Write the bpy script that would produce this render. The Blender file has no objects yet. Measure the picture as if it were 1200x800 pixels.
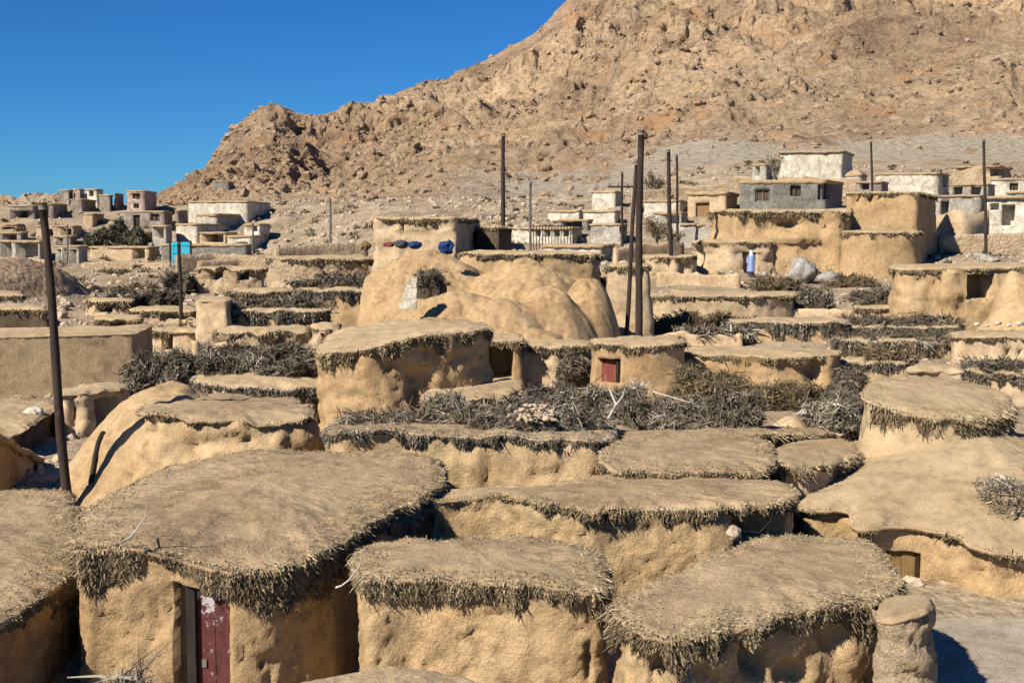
import bpy, math, random
import numpy as np
from mathutils import Vector

# ------------------------------------------------------------------ camera, sky, sun
SC = bpy.context.scene
COL = SC.collection
F, HZ, CZ = 1448.0, 270.0, 5.0            # focal length and horizon row in photo pixels, eye height
PITCH = math.atan((400.0 - HZ) / F)
cam = bpy.data.objects.new('camera', bpy.data.cameras.new('camera'))
COL.objects.link(cam)
cam.location = (0, 0, CZ)
cam.rotation_euler = (math.radians(90) - PITCH, 0, 0)
cam.data.sensor_width = 36.0
cam.data.lens = 36.0 * F / 1200.0
cam.data.clip_start = 0.1
cam.data.clip_end = 6000.0
SC.camera = cam

SUN_EL, SUN_AZ = math.radians(38), math.radians(-134)      # azimuth clockwise from +Y (view axis)
SUN_DIR = Vector((math.sin(SUN_AZ) * math.cos(SUN_EL), math.cos(SUN_AZ) * math.cos(SUN_EL), math.sin(SUN_EL)))
W = bpy.data.worlds.new('World')
SC.world = W
W.use_nodes = True
wt = W.node_tree
bg = wt.nodes['Background']
sky = wt.nodes.new('ShaderNodeTexSky')
sky.sky_type = 'NISHITA'
sky.sun_disc = False
sky.sun_elevation = SUN_EL
sky.sun_rotation = SUN_AZ
sky.altitude = 1800
sky.air_density = 1.0
sky.dust_density = 0.1
sky.ozone_density = 4.0
hs = wt.nodes.new('ShaderNodeHueSaturation')
hs.inputs['Saturation'].default_value = 1.15
hs.inputs['Hue'].default_value = 0.5
wt.links.new(sky.outputs[0], hs.inputs['Color'])
tn = wt.nodes.new('ShaderNodeMix')                     # clear dry high-desert air: deeper blue
tn.data_type = 'RGBA'; tn.blend_type = 'MULTIPLY'; tn.inputs[0].default_value = 1.0
tn.inputs[7].default_value = (0.34, 0.84, 1.30, 1)
wt.links.new(hs.outputs[0], tn.inputs[6])
wt.links.new(tn.outputs[2], bg.inputs['Color'])
bg.inputs['Strength'].default_value = 0.05
sl = bpy.data.lights.new('sun', 'SUN')
sl.energy = 5.0
sl.angle = math.radians(0.5)
sl.color = (1.0, 0.93, 0.82)
sun = bpy.data.objects.new('sun', sl)
COL.objects.link(sun)
sun.location = (-30, -30, 60)
sun.rotation_euler = SUN_DIR.to_track_quat('Z', 'Y').to_euler()
SC.view_settings.view_transform = 'Standard'
SC.view_settings.look = 'None'
SC.view_settings.gamma = 1.0
SC.view_settings.use_curve_mapping = False
SC.view_settings.exposure = 0.57
SC.cycles.max_bounces = 4
SC.cycles.diffuse_bounces = 1

rng = np.random.default_rng(11)
random.seed(5)

# ------------------------------------------------------------------ pixel <-> world (photo pixels 1200x800)
cP, sP = math.cos(PITCH), math.sin(PITCH)

def W3(px, py, D):
    """the point at distance D straight ahead (world Y) seen at photo pixel px, py"""
    u, v = px - 600.0, 400.0 - py
    d = np.array([u, F * cP + v * sP, -F * sP + v * cP])
    p = d * (D / d[1])
    p[2] += CZ
    return p

def proj(P):
    P = np.asarray(P, float)
    x, y, z = P[..., 0], P[..., 1], P[..., 2] - CZ
    fw = y * cP - z * sP
    up = y * sP + z * cP
    return 600 + F * x / fw, 400 - F * up / fw

# ------------------------------------------------------------------ noise
_perm = np.random.default_rng(3).permutation(256)
_perm = np.concatenate([_perm, _perm, _perm])
_g = np.random.default_rng(4).normal(size=(256, 3))
_g /= np.linalg.norm(_g, axis=1)[:, None]

def pn(P):
    P = np.asarray(P, float)
    i = np.floor(P).astype(int)
    f = P - i
    w = f * f * f * (f * (f * 6 - 15) + 10)
    i &= 255
    out = np.zeros(P.shape[:-1])
    for a in (0, 1):
        wa = w[..., 0] if a else 1 - w[..., 0]
        for b in (0, 1):
            wb = w[..., 1] if b else 1 - w[..., 1]
            for c in (0, 1):
                wc = w[..., 2] if c else 1 - w[..., 2]
                h = _perm[_perm[_perm[i[..., 0] + a] + i[..., 1] + b] + i[..., 2] + c]
                g = _g[h]
                out += wa * wb * wc * (g[..., 0] * (f[..., 0] - a) + g[..., 1] * (f[..., 1] - b) + g[..., 2] * (f[..., 2] - c))
    return out * 1.5

def fbm(P, o=4, lac=2.03, g=0.5):
    P = np.asarray(P, float)
    s, a, n = 0, 1.0, 0
    for k in range(o):
        s = s + a * pn(P * lac ** k + 17.3 * k)
        n += a
        a *= g
    return s / n * 1.6

def ridged(P, o=4, lac=2.1, g=0.5):
    s, a = 0, 1.0
    for k in range(o):
        s = s + a * (1 - 2 * np.abs(pn(np.asarray(P) * lac ** k + 9.1 * k)))
        a *= g
    return s

def sstep(x, a, b):
    t = np.clip((np.asarray(x, float) - a) / (b - a), 0, 1)
    return t * t * (3 - 2 * t)

# ------------------------------------------------------------------ mesh and object helpers
def mesh(name, V, faces, mat=None, smooth=True, tone=None):
    """V: (n,3); faces: list of (m,k) index arrays"""
    me = bpy.data.meshes.new(name)
    V = np.asarray(V, np.float32)
    me.vertices.add(len(V))
    me.vertices.foreach_set('co', V.ravel())
    faces = [np.asarray(f, np.int32) for f in faces if len(f)]
    nl = sum(f.size for f in faces)
    npoly = sum(len(f) for f in faces)
    me.loops.add(nl)
    me.polygons.add(npoly)
    me.loops.foreach_set('vertex_index', np.concatenate([f.ravel() for f in faces]))
    tot = np.concatenate([np.full(len(f), f.shape[1], np.int32) for f in faces])
    st = np.concatenate([[0], np.cumsum(tot)[:-1]]).astype(np.int32)
    me.polygons.foreach_set('loop_start', st)
    me.polygons.foreach_set('use_smooth', np.full(npoly, smooth, bool))
    if tone is not None:
        at = me.attributes.new('tone', 'FLOAT', 'POINT')
        at.data.foreach_set('value', np.asarray(tone, np.float32))
    me.update(calc_edges=True)
    me.validate()
    if mat:
        me.materials.append(mat)
    return me

def link(name, me, parent=None, loc=None):
    o = bpy.data.objects.new(name, me)
    COL.objects.link(o)
    if loc is not None:
        o.location = loc
    if parent:
        o.parent = parent
    return o

def tag(o, label=None, cat=None, group=None, kind=None):
    if label: o['label'] = label
    if cat: o['category'] = cat
    if group: o['group'] = group
    if kind: o['kind'] = kind
    return o

def thing(name, label, cat, loc, group=None):
    o = link(name, None, loc=loc)
    o.empty_display_size = 0.3
    return tag(o, label, cat, group)

def part(name, root, V, faces, mat, smooth=True, tone=None):
    """a child mesh given in world coordinates, stored relative to the root"""
    off = np.array(root_loc(root))
    return link(name, mesh(name, np.asarray(V) - off, faces, mat, smooth, tone), parent=root)

def root_loc(o):
    l = Vector((0, 0, 0))
    while o:
        l = l + o.location
        o = o.parent
    return l

def gridf(R, C, wrap=False, flip=False):
    r = np.arange(R - 1)[:, None]
    c = np.arange(C if wrap else C - 1)[None, :]
    c2 = (c + 1) % C
    f = np.stack(np.broadcast_arrays(r * C + c, r * C + c2, (r + 1) * C + c2, (r + 1) * C + c), -1).reshape(-1, 4)
    return f[:, ::-1] if flip else f

def boxv(a, b, c, d, e, f, g, h):
    """eight corners (bottom ring then top ring) -> V, faces"""
    V = np.array([a, b, c, d, e, f, g, h], float)
    Fc = np.array([[3, 2, 1, 0], [4, 5, 6, 7], [0, 1, 5, 4], [1, 2, 6, 5], [2, 3, 7, 6], [3, 0, 4, 7]])
    return V, Fc

def obox(c, ax, ay, hz):
    """box centred at c with half axes ax, ay (vectors) and half height hz"""
    c, ax, ay = np.array(c, float), np.array(ax, float), np.array(ay, float)
    z = np.array([0, 0, hz])
    return boxv(c - ax - ay - z, c + ax - ay - z, c + ax + ay - z, c - ax + ay - z,
                c - ax - ay + z, c + ax - ay + z, c + ax + ay + z, c - ax + ay + z)

class MB:
    def __init__(s): s.V, s.F, s.T, s.n = [], [], [], 0
    def add(s, V, Fs, tone=0.5):
        V = np.asarray(V, float)
        for f in (Fs if isinstance(Fs, list) else [Fs]):
            s.F.append(np.asarray(f) + s.n)
        s.V.append(V)
        s.T.append(np.broadcast_to(np.asarray(tone, float), (len(V),)))
        s.n += len(V)
    def box(s, *a, tone=0.5):
        s.add(*obox(*a), tone=tone)
    def tube(s, pts, rad, seg=8, tone=0.5):
        pts = np.asarray(pts, float)
        rad = np.broadcast_to(np.asarray(rad, float), (len(pts),))
        d = np.gradient(pts, axis=0)
        d /= np.linalg.norm(d, axis=1)[:, None]
        ref = np.array([0, 0, 1.0]) if abs(d[0][2]) < 0.8 else np.array([1.0, 0, 0])
        a = np.cross(d, ref); a /= np.linalg.norm(a, axis=1)[:, None]
        b = np.cross(d, a)
        th = np.linspace(0, 2 * np.pi, seg, endpoint=False)
        V = pts[:, None] + rad[:, None, None] * (np.cos(th)[None, :, None] * a[:, None] + np.sin(th)[None, :, None] * b[:, None])
        s.add(V.reshape(-1, 3), gridf(len(pts), seg, True), tone)
        n0 = s.n - len(pts) * seg
        s.F.append(np.array([list(range(n0, n0 + seg))][::-1]))
        s.F.append(np.array([list(range(s.n - seg, s.n))[::-1]]))
    def part(s, name, root, mat, smooth=True):
        return part(name, root, np.concatenate(s.V), s.F, mat, smooth, np.concatenate(s.T))
    def top(s, name, mat, label, cat, group=None, smooth=True, kind=None):
        V = np.concatenate(s.V)
        c = V.mean(0); c[2] = V[:, 2].min()
        o = link(name, mesh(name, V - c, s.F, mat, smooth, np.concatenate(s.T)), loc=c)
        return tag(o, label, cat, group, kind)

def strips(B, Dv, L, Wd, tone, bend=0.25):
    """n tapered blades: base B, direction Dv, length L, width Wd -> V, F, T"""
    n = len(B)
    Dv = Dv / np.maximum(np.linalg.norm(Dv, axis=1)[:, None], 1e-6)
    r = rng.normal(size=(n, 3))
    sd = np.cross(Dv, r); sd /= np.maximum(np.linalg.norm(sd, axis=1)[:, None], 1e-6)
    b2 = np.cross(Dv, sd)
    L, Wd = np.asarray(L)[:, None], np.asarray(Wd)[:, None]
    mid = B + Dv * L * 0.5 + b2 * L * bend * rng.normal(size=(n, 1)) * 0.6
    tip = B + Dv * L
    V = np.stack([B - sd * Wd, B + sd * Wd, mid + sd * Wd * 0.8, mid - sd * Wd * 0.8, tip + sd * Wd * .35, tip - sd * Wd * .35], 1).reshape(-1, 3)
    i = np.arange(n)[:, None] * 6
    Fq = np.concatenate([i + np.array([[0, 1, 2, 3]]), i + np.array([[3, 2, 4, 5]])])
    return V, Fq, np.repeat(tone, 6)

# ------------------------------------------------------------------ materials
def newmat(name):
    m = bpy.data.materials.new(name)
    m.use_nodes = True
    return m, m.node_tree.nodes, m.node_tree.links, m.node_tree.nodes['Principled BSDF']

def ramp(N, stops):
    r = N.new('ShaderNodeValToRGB')
    e = r.color_ramp.elements
    while len(e) > 1: e.remove(e[-1])
    e[0].position, e[0].color = stops[0][0], (*stops[0][1], 1)
    for p, c in stops[1:]:
        x = e.new(p); x.color = (*c, 1)
    return r

def noise(N, L, vec, scale, detail=4, rough=0.55, stretch=None):
    n = N.new('ShaderNodeTexNoise')
    n.inputs['Scale'].default_value = scale
    n.inputs['Detail'].default_value = detail
    n.inputs['Roughness'].default_value = rough
    if stretch:
        mp = N.new('ShaderNodeMapping')
        mp.inputs['Scale'].default_value = stretch[:3]
        if len(stretch) > 3: mp.inputs['Rotation'].default_value = stretch[3:]
        L.new(vec, mp.inputs['Vector'])
        vec = mp.outputs[0]
    L.new(vec, n.inputs['Vector'])
    return n

def mix(N, L, fac, a, b, mode='MIX', f=None):
    m = N.new('ShaderNodeMix')
    m.data_type = 'RGBA'
    m.blend_type = mode
    if f is not None: m.inputs[0].default_value = f
    if fac is not None: L.new(fac, m.inputs[0])
    for s, v in ((6, a), (7, b)):
        if isinstance(v, tuple): m.inputs[s].default_value = (*v, 1)
        else: L.new(v, m.inputs[s])
    return m.outputs[2]

def earth(name, c0, c1, c2, big=0.9, mid=5.0, fine=60.0, bump=0.5, bdist=0.03, fleck=0.35, fleckc=(0.10, 0.075, 0.05),
          streak=0.0, rough=0.95, pebble=0.0, patch=0.0):
    """sun-baked mud: broad patches, finer blotches, straw flecks and a coarse grain"""
    m, N, L, B = newmat(name)
    g = N.new('ShaderNodeNewGeometry').outputs['Position']
    n1 = noise(N, L, g, big, 5, 0.6)
    r1 = ramp(N, [(0.32, c0), (0.5, c1), (0.68, c2)])
    L.new(n1.outputs['Fac'], r1.inputs[0])
    n2 = noise(N, L, g, mid, 6, 0.65)
    r2 = ramp(N, [(0.3, (0.66, 0.66, 0.66)), (0.5, (1.0, 1.0, 1.0)), (0.7, (1.2, 1.2, 1.2))])
    L.new(n2.outputs['Fac'], r2.inputs[0])
    c = mix(N, L, None, r1.outputs[0], r2.outputs[0], 'MULTIPLY', 1.0)
    n3 = noise(N, L, g, fine, 3, 0.7)
    r3 = ramp(N, [(0.3, (0.5, 0.5, 0.5)), (0.68, (1.4, 1.4, 1.4))])
    L.new(n3.outputs['Fac'], r3.inputs[0])
    c = mix(N, L, None, c, r3.outputs[0], 'MULTIPLY', 0.8)
    if fleck:
        n4 = noise(N, L, g, fine * 0.45, 2, 0.5, (1, 1, 2.6, 0.6, 0.4, 0.3))
        r4 = ramp(N, [(0.62, (0, 0, 0)), (0.72, (1, 1, 1))])
        L.new(n4.outputs['Fac'], r4.inputs[0])
        mm = N.new('ShaderNodeMath'); mm.operation = 'MULTIPLY'; mm.inputs[1].default_value = fleck
        L.new(r4.outputs[0], mm.inputs[0])
        c = mix(N, L, mm.outputs[0], c, fleckc)
    if patch:                                          # later repair coats with definite edges, and dark stains
        n6 = noise(N, L, g, 0.8, 5, 0.6, (1.3, 1, 1, 0, 0, 0.7))
        r6 = ramp(N, [(0.50, (0, 0, 0)), (0.535, (1, 1, 1))])
        L.new(n6.outputs['Fac'], r6.inputs[0])
        mm = N.new('ShaderNodeMath'); mm.operation = 'MULTIPLY'; mm.inputs[1].default_value = patch
        L.new(r6.outputs[0], mm.inputs[0])
        c = mix(N, L, mm.outputs[0], c, c2)
        n7 = noise(N, L, g, 1.7, 6, 0.7, (1, 1.2, 1, 0.2, 0, 1.9))
        r7 = ramp(N, [(0.56, (0, 0, 0)), (0.70, (1, 1, 1))])
        L.new(n7.outputs['Fac'], r7.inputs[0])
        mm = N.new('ShaderNodeMath'); mm.operation = 'MULTIPLY'; mm.inputs[1].default_value = patch
        L.new(r7.outputs[0], mm.inputs[0])
        c = mix(N, L, mm.outputs[0], c, tuple(v * 0.6 for v in c0))
        # hairline drying cracks
        vd = N.new('ShaderNodeTexVoronoi'); vd.feature = 'DISTANCE_TO_EDGE'; vd.inputs['Scale'].default_value = 1.5
        wv = noise(N, L, g, 2.5, 4, 0.6)
        mv = N.new('ShaderNodeMix'); mv.data_type = 'VECTOR'; mv.inputs[0].default_value = 0.35
        L.new(g, mv.inputs[4]); L.new(wv.outputs['Color'], mv.inputs[5])
        L.new(mv.outputs[1], vd.inputs['Vector'])
        r8 = ramp(N, [(0.0, (1, 1, 1)), (0.012, (0, 0, 0))])
        L.new(vd.outputs['Distance'], r8.inputs[0])
        gate_ = N.new('ShaderNodeMath'); gate_.operation = 'MULTIPLY'
        L.new(r8.outputs[0], gate_.inputs[0]); L.new(r7.outputs[0], gate_.inputs[1])
        c = mix(N, L, gate_.outputs[0], c, tuple(v * 0.25 for v in c0))
    if streak:
        n5 = noise(N, L, g, 3.0, 4, 0.6, (2.2, 2.2, 0.28))
        r5 = ramp(N, [(0.52, (0, 0, 0)), (0.75, (1, 1, 1))])
        L.new(n5.outputs['Fac'], r5.inputs[0])
        mm = N.new('ShaderNodeMath'); mm.operation = 'MULTIPLY'; mm.inputs[1].default_value = streak
        L.new(r5.outputs[0], mm.inputs[0])
        c = mix(N, L, mm.outputs[0], c, tuple(v * 0.55 for v in c0))
    L.new(c, B.inputs['Base Color'])
    B.inputs['Roughness'].default_value = rough
    B.inputs['Specular IOR Level'].default_value = 0.1
    nb = noise(N, L, g, fine * 0.35, 6, 0.7)
    bp = N.new('ShaderNodeBump')
    bp.inputs['Strength'].default_value = bump
    bp.inputs['Distance'].default_value = bdist
    h = nb.outputs['Fac']
    if pebble:
        vo = N.new('ShaderNodeTexVoronoi'); vo.inputs['Scale'].default_value = pebble
        L.new(g, vo.inputs['Vector'])
        ad = N.new('ShaderNodeMath'); ad.operation = 'SUBTRACT'
        L.new(nb.outputs['Fac'], ad.inputs[0]); L.new(vo.outputs['Distance'], ad.inputs[1])
        h = ad.outputs[0]
    L.new(h, bp.inputs['Height'])
    L.new(bp.outputs[0], B.inputs['Normal'])
    return m

def toned(name, stops, rough=0.9, grain=30):
    """each twig or piece carries its own tone"""
    m, N, L, B = newmat(name)
    a = N.new('ShaderNodeAttribute'); a.attribute_name = 'tone'
    r = ramp(N, stops)
    L.new(a.outputs['Fac'], r.inputs[0])
    g = N.new('ShaderNodeNewGeometry').outputs['Position']
    n = noise(N, L, g, grain, 3, 0.6)
    r2 = ramp(N, [(0.3, (0.7, 0.7, 0.7)), (0.7, (1.25, 1.25, 1.25))])
    L.new(n.outputs['Fac'], r2.inputs[0])
    L.new(mix(N, L, None, r.outputs[0], r2.outputs[0], 'MULTIPLY', 1.0), B.inputs['Base Color'])
    B.inputs['Roughness'].default_value = rough
    B.inputs['Specular IOR Level'].default_value = 0.15
    return m

def worn(name, base, dark, wear, grain=8.0, amount=0.6, stretch=(1, 1, 0.25), rough=0.8, bump=0.2, topwear=None):
    """painted or bare wood, metal or plaster with worn patches of another colour"""
    m, N, L, B = newmat(name)
    g = N.new('ShaderNodeNewGeometry').outputs['Position']
    n1 = noise(N, L, g, grain, 6, 0.65, stretch)
    r1 = ramp(N, [(0.3, dark), (0.6, base)])
    L.new(n1.outputs['Fac'], r1.inputs[0])
    n2 = noise(N, L, g, grain * 0.55, 8, 0.7)
    r2 = ramp(N, [(amount, (0, 0, 0)), (min(amount + 0.05, 1), (1, 1, 1))])
    fac = n2.outputs['Fac']
    if topwear:                                        # paint lost first along the top edge
        sx = N.new('ShaderNodeSeparateXYZ'); L.new(g, sx.inputs[0])
        mr = N.new('ShaderNodeMapRange'); mr.inputs[1].default_value, mr.inputs[2].default_value = topwear
        mr.inputs[3].default_value, mr.inputs[4].default_value = -0.06, 0.14
        L.new(sx.outputs['Z'], mr.inputs[0])
        ad = N.new('ShaderNodeMath'); ad.operation = 'ADD'
        L.new(fac, ad.inputs[0]); L.new(mr.outputs[0], ad.inputs[1]); fac = ad.outputs[0]
    L.new(fac, r2.inputs[0])
    L.new(mix(N, L, r2.outputs[0], r1.outputs[0], wear), B.inputs['Base Color'])
    B.inputs['Roughness'].default_value = rough
    B.inputs['Specular IOR Level'].default_value = 0.2
    bp = N.new('ShaderNodeBump'); bp.inputs['Strength'].default_value = bump; bp.inputs['Distance'].default_value = 0.02
    L.new(n1.outputs['Fac'], bp.inputs['Height'])
    L.new(bp.outputs[0], B.inputs['Normal'])
    return m

M = {}
M['wall'] = earth('ochre_mud_plaster', (0.335, 0.215, 0.105), (0.42, 0.28, 0.142), (0.475, 0.328, 0.178), streak=0.4, fleck=0.3, patch=0.35, bump=0.8, bdist=0.04)
M['wall_o'] = earth('orange_mud_plaster', (0.40, 0.262, 0.13), (0.475, 0.325, 0.17), (0.52, 0.375, 0.21), streak=0.35, fleck=0.3, bump=0.9, bdist=0.04, patch=0.35)
M['wall_p'] = earth('pale_mud_plaster', (0.41, 0.29, 0.165), (0.48, 0.35, 0.21), (0.54, 0.405, 0.26), streak=0.2, fleck=0.25)
M['wall_s'] = earth('stony_mud_masonry', (0.34, 0.24, 0.14), (0.46, 0.34, 0.21), (0.52, 0.40, 0.26), mid=7, bump=0.9, bdist=0.08, pebble=4.5)
M['roof'] = earth('grey_straw_mud_roof', (0.325, 0.228, 0.128), (0.395, 0.282, 0.162), (0.455, 0.33, 0.195), big=0.7, mid=3.5, fine=55, bump=0.9, bdist=0.035, fleck=0.6, patch=0.5)
M['roof_p'] = earth('pale_straw_mud_roof', (0.385, 0.276, 0.155), (0.445, 0.325, 0.185), (0.50, 0.372, 0.22), big=0.7, mid=3.5, fine=60, bump=0.7, fleck=0.4, patch=0.35)
M['ground'] = earth('dry_tan_earth', (0.24, 0.175, 0.11), (0.35, 0.265, 0.17), (0.44, 0.345, 0.235), big=0.25, mid=2.5, fine=25, bump=0.8, bdist=0.06, fleck=0.4, pebble=6)
M['hill'] = earth('brown_stony_slope', (0.24, 0.165, 0.10), (0.33, 0.235, 0.15), (0.38, 0.28, 0.18), big=0.5, mid=3, fine=12, bump=0.9, bdist=0.15, fleck=0.5, pebble=3)
M['scree'] = earth('grey_scree', (0.30, 0.26, 0.20), (0.40, 0.35, 0.28), (0.48, 0.43, 0.35), mid=3, fine=14, bump=1.0, bdist=0.12, pebble=3)
M['plaster'] = earth('white_lime_plaster', (0.42, 0.37, 0.28), (0.54, 0.48, 0.37), (0.62, 0.56, 0.45), big=0.5, mid=2.0, fine=9, fleck=0.3, streak=0.65, bump=0.3)
M['greyblock'] = earth('grey_block_wall', (0.135, 0.122, 0.10), (0.19, 0.172, 0.142), (0.25, 0.228, 0.19), big=0.4, mid=2, fine=6, fleck=0.2, streak=0.3, bump=0.4)
M['midgrey'] = earth('grey_stone_wall', (0.27, 0.24, 0.19), (0.36, 0.32, 0.26), (0.43, 0.385, 0.31), big=0.4, mid=2, fine=6, fleck=0.3, streak=0.2, bump=0.6, pebble=3)
M['drab'] = earth('drab_grey_brown_render', (0.17, 0.14, 0.115), (0.235, 0.195, 0.16), (0.31, 0.26, 0.215), big=0.4, mid=1.6, fine=6, fleck=0.3, streak=0.4, bump=0.6, pebble=3)
M['pink'] = earth('faded_pink_brick', (0.27, 0.19, 0.155), (0.34, 0.245, 0.20), (0.40, 0.30, 0.25), big=0.5, mid=2, fine=6, fleck=0.2, bump=0.4)
M['twig'] = toned('dry_thatch_twigs', [(0, (0.07, 0.05, 0.03)), (0.35, (0.19, 0.14, 0.08)), (0.7, (0.36, 0.275, 0.16)), (1, (0.50, 0.40, 0.25))])
M['brush'] = toned('grey_dry_brushwood', [(0, (0.055, 0.043, 0.03)), (0.45, (0.16, 0.13, 0.09)), (0.8, (0.31, 0.265, 0.195)), (1, (0.52, 0.46, 0.37))])
M['olive'] = toned('olive_dry_scrub', [(0, (0.065, 0.048, 0.026)), (0.5, (0.175, 0.128, 0.07)), (0.85, (0.29, 0.215, 0.125)), (1, (0.42, 0.33, 0.21))])
M['green'] = toned('dusty_green_leaves', [(0, (0.035, 0.034, 0.02)), (0.5, (0.09, 0.082, 0.05)), (1, (0.19, 0.17, 0.12))])
M['pole'] = worn('dark_weathered_pole_wood', (0.055, 0.036, 0.026), (0.022, 0.016, 0.013), (0.11, 0.075, 0.055), grain=6, amount=0.62)
M['palepole'] = worn('grey_weathered_pole', (0.17, 0.15, 0.125), (0.09, 0.08, 0.065), (0.25, 0.22, 0.19), grain=6, amount=0.62)
M['wood'] = worn('bare_brown_planks', (0.27, 0.165, 0.065), (0.13, 0.08, 0.035), (0.36, 0.25, 0.12), grain=9, amount=0.62, stretch=(3, 3, 0.3))
M['redpaint'] = worn('worn_red_paint', (0.115, 0.036, 0.03), (0.065, 0.02, 0.017), (0.42, 0.37, 0.36), grain=13, amount=0.545, stretch=(1.4, 1.4, 0.5), topwear=(0.85, 1.3))
M['redsmall'] = worn('faded_red_door_paint', (0.22, 0.06, 0.042), (0.13, 0.038, 0.028), (0.38, 0.22, 0.16), grain=9, amount=0.74)
M['darkwood'] = worn('blackened_timber', (0.032, 0.025, 0.02), (0.015, 0.012, 0.01), (0.07, 0.055, 0.045), grain=9, amount=0.65)
M['whitewood'] = worn('bleached_wood', (0.55, 0.5, 0.43), (0.38, 0.34, 0.28), (0.62, 0.58, 0.5), grain=9, amount=0.6)
M['bluepaint'] = worn('turquoise_paint', (0.05, 0.42, 0.56), (0.03, 0.3, 0.42), (0.2, 0.5, 0.6), grain=3, amount=0.65)
M['bluecloth'] = worn('blue_plastic', (0.018, 0.05, 0.17), (0.01, 0.03, 0.11), (0.07, 0.13, 0.28), grain=6, amount=0.62)
M['stone'] = earth('grey_boulder', (0.22, 0.20, 0.17), (0.31, 0.285, 0.245), (0.42, 0.39, 0.34), big=1.5, mid=5, fine=15, bump=0.7, fleck=0.2)
M['tanstone'] = earth('tan_rubble_stone', (0.33, 0.25, 0.17), (0.45, 0.35, 0.24), (0.55, 0.45, 0.33), big=2.5, mid=6, fine=25, bump=0.6, fleck=0.2)
M['shade_mud'] = earth('shade_dark_mud', (0.07, 0.05, 0.03), (0.1, 0.07, 0.045), (0.13, 0.09, 0.06), bump=0.5)  # dark colour paints shade: hut walls in shadow, unlit rooms behind panes
M['path'] = earth('trodden_grey_path', (0.30, 0.245, 0.175), (0.36, 0.30, 0.22), (0.42, 0.355, 0.265), big=0.8, mid=3, fine=40, bump=0.4, fleck=0.2)
M['skin'] = worn('skin', (0.36, 0.20, 0.13), (0.33, 0.18, 0.12), (0.38, 0.21, 0.14), amount=0.9, bump=0.0)
M['robe'] = worn('pale_blue_cloth', (0.24, 0.31, 0.50), (0.18, 0.24, 0.42), (0.32, 0.38, 0.55), grain=5, amount=0.6)
M['scarf'] = worn('white_cloth', (0.66, 0.67, 0.7), (0.55, 0.56, 0.6), (0.7, 0.7, 0.72), grain=5, amount=0.6)
M['trousers'] = worn('dark_cloth', (0.06, 0.06, 0.075), (0.04, 0.04, 0.05), (0.08, 0.08, 0.1), grain=5, amount=0.6)

def rockmat():
    m, N, L, B = newmat('desert_rock')
    g = N.new('ShaderNodeNewGeometry').outputs['Position']
    n1 = noise(N, L, g, 0.018, 7, 0.62)
    r1 = ramp(N, [(0.30, (0.27, 0.18, 0.115)), (0.42, (0.45, 0.31, 0.19)), (0.52, (0.55, 0.39, 0.24)), (0.60, (0.63, 0.44, 0.265)), (0.72, (0.57, 0.445, 0.31))])
    L.new(n1.outputs['Fac'], r1.inputs[0])
    n2 = noise(N, L, g, 0.16, 8, 0.72, (1, 1, 2.2, 0, 0.55, 0))
    r2 = ramp(N, [(0.30, (0.42, 0.40, 0.39)), (0.47, (0.95, 0.95, 0.95)), (0.56, (1.05, 1.05, 1.05)), (0.72, (1.42, 1.42, 1.42))])
    L.new(n2.outputs['Fac'], r2.inputs[0])
    c = mix(N, L, None, r1.outputs[0], r2.outputs[0], 'MULTIPLY', 1.0)
    n3 = noise(N, L, g, 0.9, 5, 0.75)
    r3 = ramp(N, [(0.32, (0.42, 0.40, 0.38)), (0.45, (0.95, 0.95, 0.95)), (0.68, (1.35, 1.35, 1.35))])
    L.new(n3.outputs['Fac'], r3.inputs[0])
    c = mix(N, L, None, c, r3.outputs[0], 'MULTIPLY', 0.85)
    # rusty stains along some ledges
    n4 = noise(N, L, g, 0.05, 6, 0.7, (1, 1, 1.6, 0.3, 0.4, 0))
    r4 = ramp(N, [(0.56, (0, 0, 0)), (0.68, (0.75, 0.75, 0.75))])
    L.new(n4.outputs['Fac'], r4.inputs[0])
    c = mix(N, L, r4.outputs[0], c, (0.56, 0.31, 0.145))
    # pale grey scree aprons where the slope runs out (the attribute comes from the landform)
    a = N.new('ShaderNodeAttribute'); a.attribute_name = 'tone'
    n5 = noise(N, L, g, 0.045, 8, 0.68, (1, 1, 0.5, 0, 0.5, 0))
    ad = N.new('ShaderNodeMath'); ad.operation = 'MULTIPLY_ADD'; ad.inputs[1].default_value = 2.4; ad.inputs[2].default_value = -1.25
    L.new(n5.outputs['Fac'], ad.inputs[0])
    ad2 = N.new('ShaderNodeMath'); ad2.operation = 'ADD'; ad2.use_clamp = True
    L.new(ad.outputs[0], ad2.inputs[0]); L.new(a.outputs['Fac'], ad2.inputs[1])
    rs = ramp(N, [(0.36, (0, 0, 0)), (0.72, (0.9, 0.9, 0.9))])
    L.new(ad2.outputs[0], rs.inputs[0])
    sc = mix(N, L, None, (0.57, 0.485, 0.36), r3.outputs[0], 'MULTIPLY', 0.9)
    c = mix(N, L, rs.outputs[0], c, sc)
    L.new(c, B.inputs['Base Color'])
    B.inputs['Roughness'].default_value = 0.95
    B.inputs['Specular IOR Level'].default_value = 0.1
    nb = noise(N, L, g, 0.55, 9, 0.75)
    bp = N.new('ShaderNodeBump'); bp.inputs['Strength'].default_value = 1.0; bp.inputs['Distance'].default_value = 2.2
    L.new(nb.outputs['Fac'], bp.inputs['Height'])
    L.new(bp.outputs[0], B.inputs['Normal'])
    return m
M['rock'] = rockmat()

# ------------------------------------------------------------------ landform
def lerp_tab(x, tab):
    return np.interp(x, [a for a, b in tab], [b for a, b in tab])

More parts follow.
